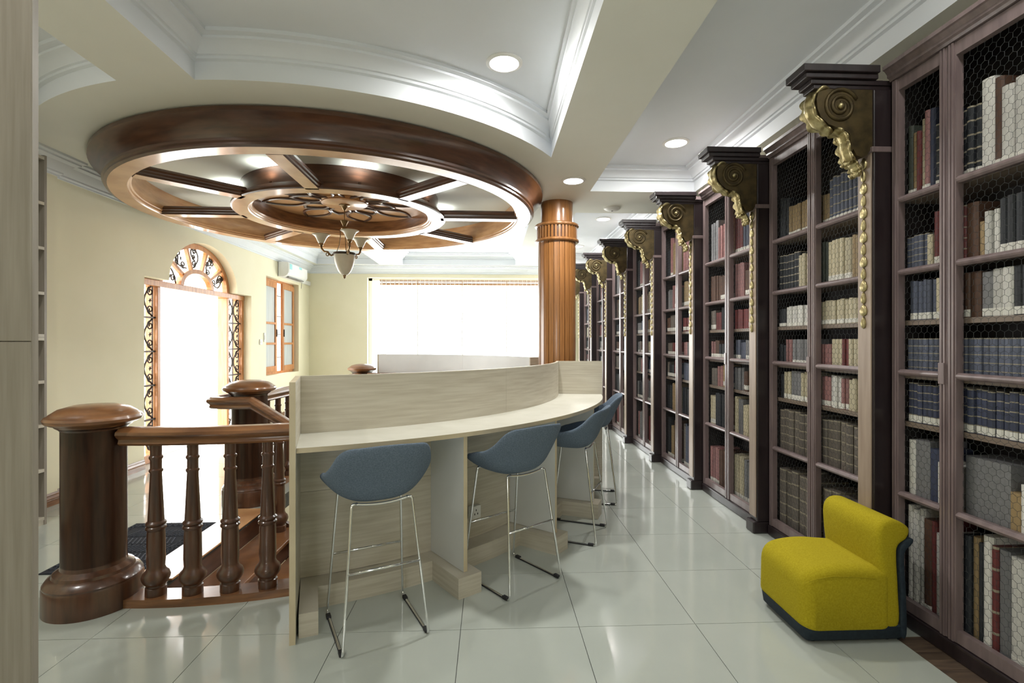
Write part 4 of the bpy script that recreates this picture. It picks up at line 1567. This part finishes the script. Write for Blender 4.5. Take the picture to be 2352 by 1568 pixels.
def make_pilaster():
    t = thing('pilaster', 'x', 'pilaster', (0, 0, 0), ANG, group='gilded pilasters between the bookcases')
    w0, w1 = 0.002, 0.118
    obj('shaft', B(-0.10, 0.28, w0, w1, 0.09, 2.790, bev=0.006), BCASE, t)
    obj('base_block', B(-0.13, 0.28, w0, w1, 0.0, 0.09, bev=0.01), BCASE, t)
    obj('front_strip', B(-0.108, -0.10, w0 + 0.01, w1 - 0.01, 0.12, 2.46, bev=0.003), BSTRIP, t)
    # carved husk garland on the upper front
    hk = None
    for k in range(14):
        if hk is None:
            bm = bmesh.new()
            lathe(bm, [(0, -0.032), (0.022, -0.02), (0.026, 0.0), (0.016, 0.022), (0.006, 0.034), (0, 0.034)], 8)
            hk = o = obj('gilt_husk', bm, GILT, t, smooth=True)
        else:
            o = share('gilt_husk', hk, t)
        o.location = (-0.112, 0.06, 1.55 + k * 0.066)
        o.scale = (0.55, 1.0 if k % 2 else 0.6, 1)
    # entablature block
    bm = bmesh.new()
    for (xo, ya, yb, z0, z1) in ((-0.42, 0.012, 0.108, 2.79, 2.812), (-0.44, 0.004, 0.116, 2.812, 2.838), (-0.475, -0.01, 0.13, 2.838, 2.866), (-0.495, -0.025, 0.145, 2.866, 2.905)):
        box(bm, xo, 0.2 if ya > 0 else -0.082, ya, yb, z0, z1, bev=0.004)
    obj('entablature', bm, BCASE, t)
    # corbel body: S profile in x-z
    prof = [(-0.10, 2.790), (-0.36, 2.790), (-0.395, 2.770), (-0.405, 2.735), (-0.40, 2.685), (-0.38, 2.640), (-0.34, 2.605), (-0.30, 2.590), (-0.26, 2.580), (-0.225, 2.555), (-0.21, 2.46), (-0.205, 2.475), (-0.185, 2.440), (-0.155, 2.430), (-0.13, 2.440), (-0.108, 2.475), (-0.10, 2.46)]
    bm = bmesh.new()
    prism(bm, prof, 'y', 0.012, 0.108)
    obj('corbel', bm, GILT_D, t)
    for yy in (0.012, 0.108):
        bm = bmesh.new()
        tube(bm, [(x, yy, z) for x, z in scroll_side(-0.275, 2.700, 0.095)], 0.011, 6)
        obj('volute', bm, GILT_D, t, smooth=True)
        bm = bmesh.new()
        bmesh.ops.create_uvsphere(bm, u_segments=10, v_segments=6, radius=0.018, matrix=Matrix.Translation((-0.275, yy, 2.700)))
        obj('volute_eye', bm, GILT, t, smooth=True)
    # acanthus leaves carved over the front, lobed edges curling outwards
    for path_, wid in (([(-0.33, 2.795), (-0.385, 2.785), (-0.412, 2.76), (-0.42, 2.72), (-0.415, 2.68), (-0.395, 2.64), (-0.355, 2.605), (-0.315, 2.588), (-0.30, 2.57)], 0.058), ([(-0.29, 2.592), (-0.26, 2.582), (-0.235, 2.562), (-0.222, 2.53), (-0.218, 2.49), (-0.21, 2.455), (-0.195, 2.425), (-0.205, 2.40), (-0.225, 2.405)], 0.052), ([(-0.20, 2.445), (-0.182, 2.42), (-0.165, 2.395), (-0.15, 2.37), (-0.155, 2.345), (-0.175, 2.34)], 0.044)):
        bm = bmesh.new()
        n = 36
        pts = []
        for i in range(n + 1):
            u = i / n * (len(path_) - 1)
            k = min(int(u), len(path_) - 2)
            f = u - k
            q = Vector(path_[k]).lerp(Vector(path_[k + 1]), f)
            pts.append(q)
        for it in range(2):
            pts = [pts[0]] + [(pts[i - 1] + pts[i] * 2 + pts[i + 1]) / 4 for i in range(1, n)] + [pts[-1]]
        rows = []
        for i, q in enumerate(pts):
            d = (pts[min(i + 1, n)] - pts[max(i - 1, 0)]).normalized()
            nr = Vector((d.y, -d.x))
            if nr.x > 0 and i < n * 0.6:
                nr = -nr
            lob = abs(math.sin(i / n * PI * 5))
            w = wid * (0.72 + 0.36 * lob) * (1.0 if i < n * 0.7 else 1.0 - 0.55 * (i / n - 0.7) / 0.3)
            row = []
            for j in range(-4, 5):
                v = j / 4
                hgt = 0.012 * math.cos(v * PI * 1.5) + 0.010 * lob * abs(v) + 0.004
                row.append(bm.verts.new((q.x + nr.x * hgt, 0.06 + v * w, q.y + nr.y * hgt)))
            rows.append(row)
        for r0_, r1_ in zip(rows, rows[1:]):
            for j in range(8):
                bm.faces.new((r0_[j], r0_[j + 1], r1_[j + 1], r1_[j]))
        o = obj('acanthus_leaf', bm, GILT, t, smooth=True)
        md = o.modifiers.new('thick', 'SOLIDIFY')
        md.thickness = 0.012
        md.offset = 0.0
    obj('neck_moulding', B(-0.112, 0.0, w0 - 0.006, w1 + 0.001, 2.455, 2.485, bev=0.004), BFRAME, t)
    return t


plabels = ['gilded pilaster and corbel between the nearest two bookcases', 'gilded pilaster between the second and third bookcases', 'gilded pilaster between the third and fourth bookcases', 'gilded pilaster between the fourth and fifth bookcases', 'gilded pilaster between the fifth and sixth bookcases', 'gilded pilaster between the sixth and seventh bookcases', 'gilded pilaster between the seventh and farthest bookcases', 'last gilded pilaster at the far end of the bookcase row']
pil = make_pilaster()
for k in range(8):
    o = pil if k == 0 else copy_tree(pil)
    o.location = row_point(2.60 + 1.13 * k)
    o['label'] = plabels[k]

# ------------------------------------------------------------------ books
PAL = {
    'black': (34, 38, 44), 'slate blue': (88, 94, 112), 'navy blue': (62, 68, 92), 'cream': (196, 186, 158), 'tan': (150, 128, 92),
    'dark red': (112, 52, 52), 'faded pink': (150, 108, 106), 'white vellum': (214, 212, 206), 'brown': (92, 66, 52), 'grey': (122, 122, 124),
    'dark green': (62, 68, 60), 'grey brown': (112, 104, 96), 'pale blue': (150, 160, 172)}
# rows listed from the top shelf down; per leaf, left to right as seen (far to near); (colour, count, height, width, label flag, band flag)
N_, S_, C_, T_, D_, P_k, V_, Br, Gy, Bk, Gr, GB = 'navy blue', 'slate blue', 'cream', 'tan', 'dark red', 'faded pink', 'white vellum', 'brown', 'grey', 'black', 'dark green', 'grey brown'
B0 = [
    ([(Gr, 1, .36, .03, 1, 0), (T_, 1, .33, .03, 1, 0), (D_, 1, .33, .018, 0, 0), (C_, 1, .37, .026, 1, 0), (P_k, 1, .40, .03, 1, 0), (N_, 1, .40, .03, 0, 0), (Bk, 3, .32, .03, 1, 1)],
     [(Bk, 3, .31, .03, 1, 1), (V_, 1, .42, .06, 0, 0), (Br, 1, .40, .04, 1, 0), (V_, 2, .34, .05, 1, 0), (T_, 3, .3, .04, 1, 0), (Bk, 3, .3, .04, 1, 0)]),
    ([(S_, 5, .16, .026, 0, 1), (C_, 1, .15, .03, 0, 0), (D_, 2, .25, .03, 1, 0)],
     [(D_, 1, .25, .03, 0, 1), (Br, 1, .25, .06, 0, 0), (T_, 1, .15, .03, 0, 0), (V_, 2, .19, .03, 0, 0), (Bk, 3, .23, .035, 1, 0), (Gy, 4, .2, .04, 0, 0)]),
    ([(S_, 6, .20, .026, 1, 0), (C_, 2, .2, .028, 1, 0), (D_, 1, .2, .03, 1, 0)],
     [(Br, 1, .22, .03, 1, 0), (Br, 1, .22, .05, 0, 0), (Gy, 1, .2, .05, 1, 0), (V_, 2, .22, .05, 1, 0), (Bk, 3, .21, .035, 1, 0), (T_, 4, .2, .04, 0, 0)]),
    ([(S_, 9, .185, .028, 0, 1)], [(S_, 14, .19, .033, 0, 1)]),
    ([(N_, 9, .20, .028, 1, 1)], [(N_, 14, .20, .033, 1, 1)]),
    ([(V_, 1, .28, .04, 0, 0), (Gy, 1, .28, .09, 0, 0), (N_, 1, .26, .05, 0, 0), (V_, 1, .2, .03, 0, 0)],
     [(Gy, 1, .27, .20, 0, 0), (T_, 1, .16, .05, 0, 0), (V_, 3, .2, .06, 0, 0), (Gy, 2, .22, .05, 0, 0)]),
    ([(V_, 3, .50, .03, 1, 0), (Br, 1, .46, .05, 1, 0), (D_, 1, .46, .025, 0, 0), (V_, 2, .42, .04, 0, 0)],
     [(Bk, 1, .45, .04, 0, 0), (T_, 1, .47, .03, 0, 0), (Bk, 1, .45, .02, 0, 0), (V_, 1, .48, .045, 1, 0), (D_, 1, .46, .03, 0, 1), (Gy, 1, .46, .05, 0, 0), (V_, 1, .45, .06, 1, 0), (Bk, 1, .44, .014, 0, 0), (V_, 2, .47, .065, 1, 0), (T_, 2, .45, .06, 0, 0)])]
B1 = [
    ([(Bk, 3, .3, .035, 0, 0), (T_, 5, .22, .036, 1, 0)], [(T_, 2, .2, .036, 1, 0), (S_, 6, .28, .034, 1, 1)]),
    ([(Bk, 7, .25, .034, 0, 1), (C_, 3, .22, .034, 0, 0)], [(Gr, 2, .26, .036, 0, 0), (C_, 6, .25, .036, 1, 0), (T_, 2, .25, .034, 0, 0)]),
    ([(Bk, 3, .13, .03, 1, 0), (V_, 7, .14, .034, 1, 0)], [(C_, 10, .15, .035, 1, 0)]),
    ([(Bk, 2, .14, .04, 0, 0), (P_k, 3, .18, .026, 0, 0), (Gy, 4, .2, .036, 1, 0)], [(P_k, 3, .15, .03, 0, 0), (C_, 3, .19, .036, 0, 0), (D_, 2, .2, .028, 0, 0), (C_, 2, .19, .036, 0, 0)]),
    ([(Bk, 2, .17, .03, 0, 0), (C_, 3, .2, .028, 1, 0), (Gy, 3, .2, .04, 1, 0), (C_, 2, .2, .03, 1, 0)], [(P_k, 3, .19, .03, 1, 0), (V_, 3, .2, .036, 1, 0), (P_k, 2, .19, .03, 1, 0), (C_, 2, .19, .036, 0, 0)]),
    ([(GB, 6, .29, .06, 0, 1)], [(GB, 6, .29, .06, 0, 1)]),
    ([(GB, 5, .42, .075, 0, 1)], [(GB, 5, .40, .075, 0, 1)])]
ROW_H = {0: .52, 1: .345, 2: .24, 3: .215, 4: .24, 5: .36, 6: .54}
shelf_words = ['top', 'second', 'third', 'fourth', 'fifth', 'sixth', 'bottom']
ordw = ['first', 'second', 'third', 'fourth', 'fifth', 'sixth', 'seventh', 'eighth', 'ninth', 'tenth', 'eleventh', 'twelfth', 'thirteenth', 'fourteenth', 'fifteenth', 'sixteenth', 'seventeenth', 'eighteenth', 'nineteenth', 'twentieth', 'twenty-first', 'twenty-second', 'twenty-third', 'twenty-fourth', 'twenty-fifth', 'twenty-sixth']

# shared unit book: spine towards -x, unit size
bm = bmesh.new()
prism(bm, [(1.0, 0.0), (1.0, 1.0), (0.05, 1.0), (0.012, 0.82), (0.0, 0.5), (0.012, 0.18), (0.05, 0.0)], 'z', 0, 1)
book_src_mesh = bpy.data.meshes.new('book')
bmesh.ops.recalc_face_normals(bm, faces=bm.faces)
bm.to_mesh(book_src_mesh)
bm.free()
book_src_mesh.materials.append(BOOK)
bm = bmesh.new()
prism(bm, [(0.25, 0.0), (0.25, 1.0), (0.042, 1.0), (0.004, 0.82), (-0.008, 0.5), (0.004, 0.18), (0.042, 0.0)], 'z', 0.02, 0.2)
label_mesh = bpy.data.meshes.new('spine_label')
bmesh.ops.recalc_face_normals(bm, faces=bm.faces)
bm.to_mesh(label_mesh)
bm.free()
label_mesh.materials.append(LABEL)

rnd = random.Random(11)


def random_rows():
    rows = []
    pal = [Bk, T_, C_, P_k, Br, Gy, D_, GB, S_]
    for r in range(7):
        lv = []
        for leaf in range(2):
            seq = []
            tot = 0
            while tot < 0.36:
                c = rnd.choice(pal)
                n = rnd.randint(2, 5)
                w = rnd.uniform(.028, .05)
                h = ROW_H[r] * rnd.uniform(.6, .85)
                seq.append((c, n, h, w, rnd.random() < .6, rnd.random() < .3))
                tot += n * w
            lv.append(seq)
        rows.append(lv)
    return rows


far_v, far_f, far_c = [], [], []
n_ind = 0
for bi, (y0, y1, leaves) in enumerate(bays):
    L = y1 - y0
    spec = B0 if bi == 0 else (B1 if bi == 1 else random_rows())
    org = row_point(y0)
    rot = Matrix.Rotation(ANG, 3, 'Z')
    for r in range(7):
        z = ROWZ[6 - r]
        hmax = ROW_H[r] - 0.035
        for leaf in range(2):
            seq = spec[r][leaf]
            ly, lw = leaves[1 - leaf]          # leaf 0 = left as seen = far leaf
            pos = ly + lw - (0.024 if leaf == 0 else 0.004) - rnd.uniform(0.0, 0.02)
            lim = ly + (0.024 if leaf == 1 else 0.004)
            if not (bi == 0 and leaf == 1):
                seq = list(seq) + [(c_[0], 30, c_[2], c_[3], c_[4], c_[5]) for c_ in (seq[-1],)]
            cnt = 0
            for (cn, n, h, w, lab, band) in seq:
                done = False
                for q in range(n):
                    ww = w * rnd.uniform(.92, 1.06)
                    if pos - ww < lim:
                        done = True
                        break
                    hh = min(hmax, h * rnd.uniform(.97, 1.03))
                    dep = min(.22, max(.12, hh * 0.7))
                    sh_ = rnd.uniform(.9, 1.08)
                    rgb = [v * sh_ for v in PAL[cn]]
                    colr = srgb(*[min(255, v) for v in rgb])
                    px = 0.016 + rnd.uniform(0.002, 0.016)
                    if n_ind < 300:
                        o = link(bpy.data.objects.new('book', book_src_mesh))
                        o.location = org + rot @ Vector((px, pos - ww, z))
                        o.rotation_euler = (0, 0, ANG)
                        o.scale = (dep, ww - 0.0006, hh)
                        o.color = (colr[0], colr[1], colr[2], 0.0 if band else 1.0)
                        lbl = f"{cn} book, {ordw[min(cnt, 25)]} from left on {shelf_words[r]} shelf, {'left' if leaf == 0 else 'right'} door, {order[bi]} bookcase"
                        tag(o, lbl, 'book', 'books behind the wire doors')
                        if lab:
                            lo = link(bpy.data.objects.new('spine_label', label_mesh))
                            lo.parent = o
                            k = min(1.0, 0.16 / 0.2 * 0.25 / hh * 0.9)
                            lo.scale = (1, 1, k)
                        n_ind += 1
                    else:
                        b = len(far_v)
                        x0_, x1_ = px, px + dep
                        ya, yb_ = pos - ww + 0.0004, pos
                        zsp = [(z, z + hh, colr)]
                        if lab:
                            zsp = [(z, z + 0.012, colr), (z + 0.012, z + 0.05, srgb(216, 214, 206)), (z + 0.05, z + hh, colr)]
                        for za, zb_, cc in zsp:
                            b = len(far_v)
                            prof = [(x1_, ya), (x1_, yb_), (x0_ + 0.008, yb_), (x0_, (ya + yb_) / 2), (x0_ + 0.008, ya)]
                            for zz in (za, zb_):
                                for p in prof:
                                    far_v.append(tuple(org + rot @ Vector((p[0], p[1], zz))))
                            fs = [(b + 4, b + 3, b + 2, b + 1, b), (b + 5, b + 6, b + 7, b + 8, b + 9)]
                            fs += [(b + i, b + (i + 1) % 5, b + 5 + (i + 1) % 5, b + 5 + i) for i in range(5)]
                            far_f += fs
                            far_c += [cc] * len(fs)
                    pos -= ww
                    cnt += 1
                if done:
                    break
me = bpy.data.meshes.new('books')
me.from_pydata(far_v, [], far_f)
at = me.color_attributes.new('book_color', 'FLOAT_COLOR', 'CORNER')
li = 0
for pi, p in enumerate(me.polygons):
    for _ in p.loop_indices:
        at.data[li].color = far_c[pi]
        li += 1
me.materials.append(BOOKS)
o = link(bpy.data.objects.new('books', me))
tag(o, 'many small books on the shelves of the distant bookcases', 'books', kind='stuff')
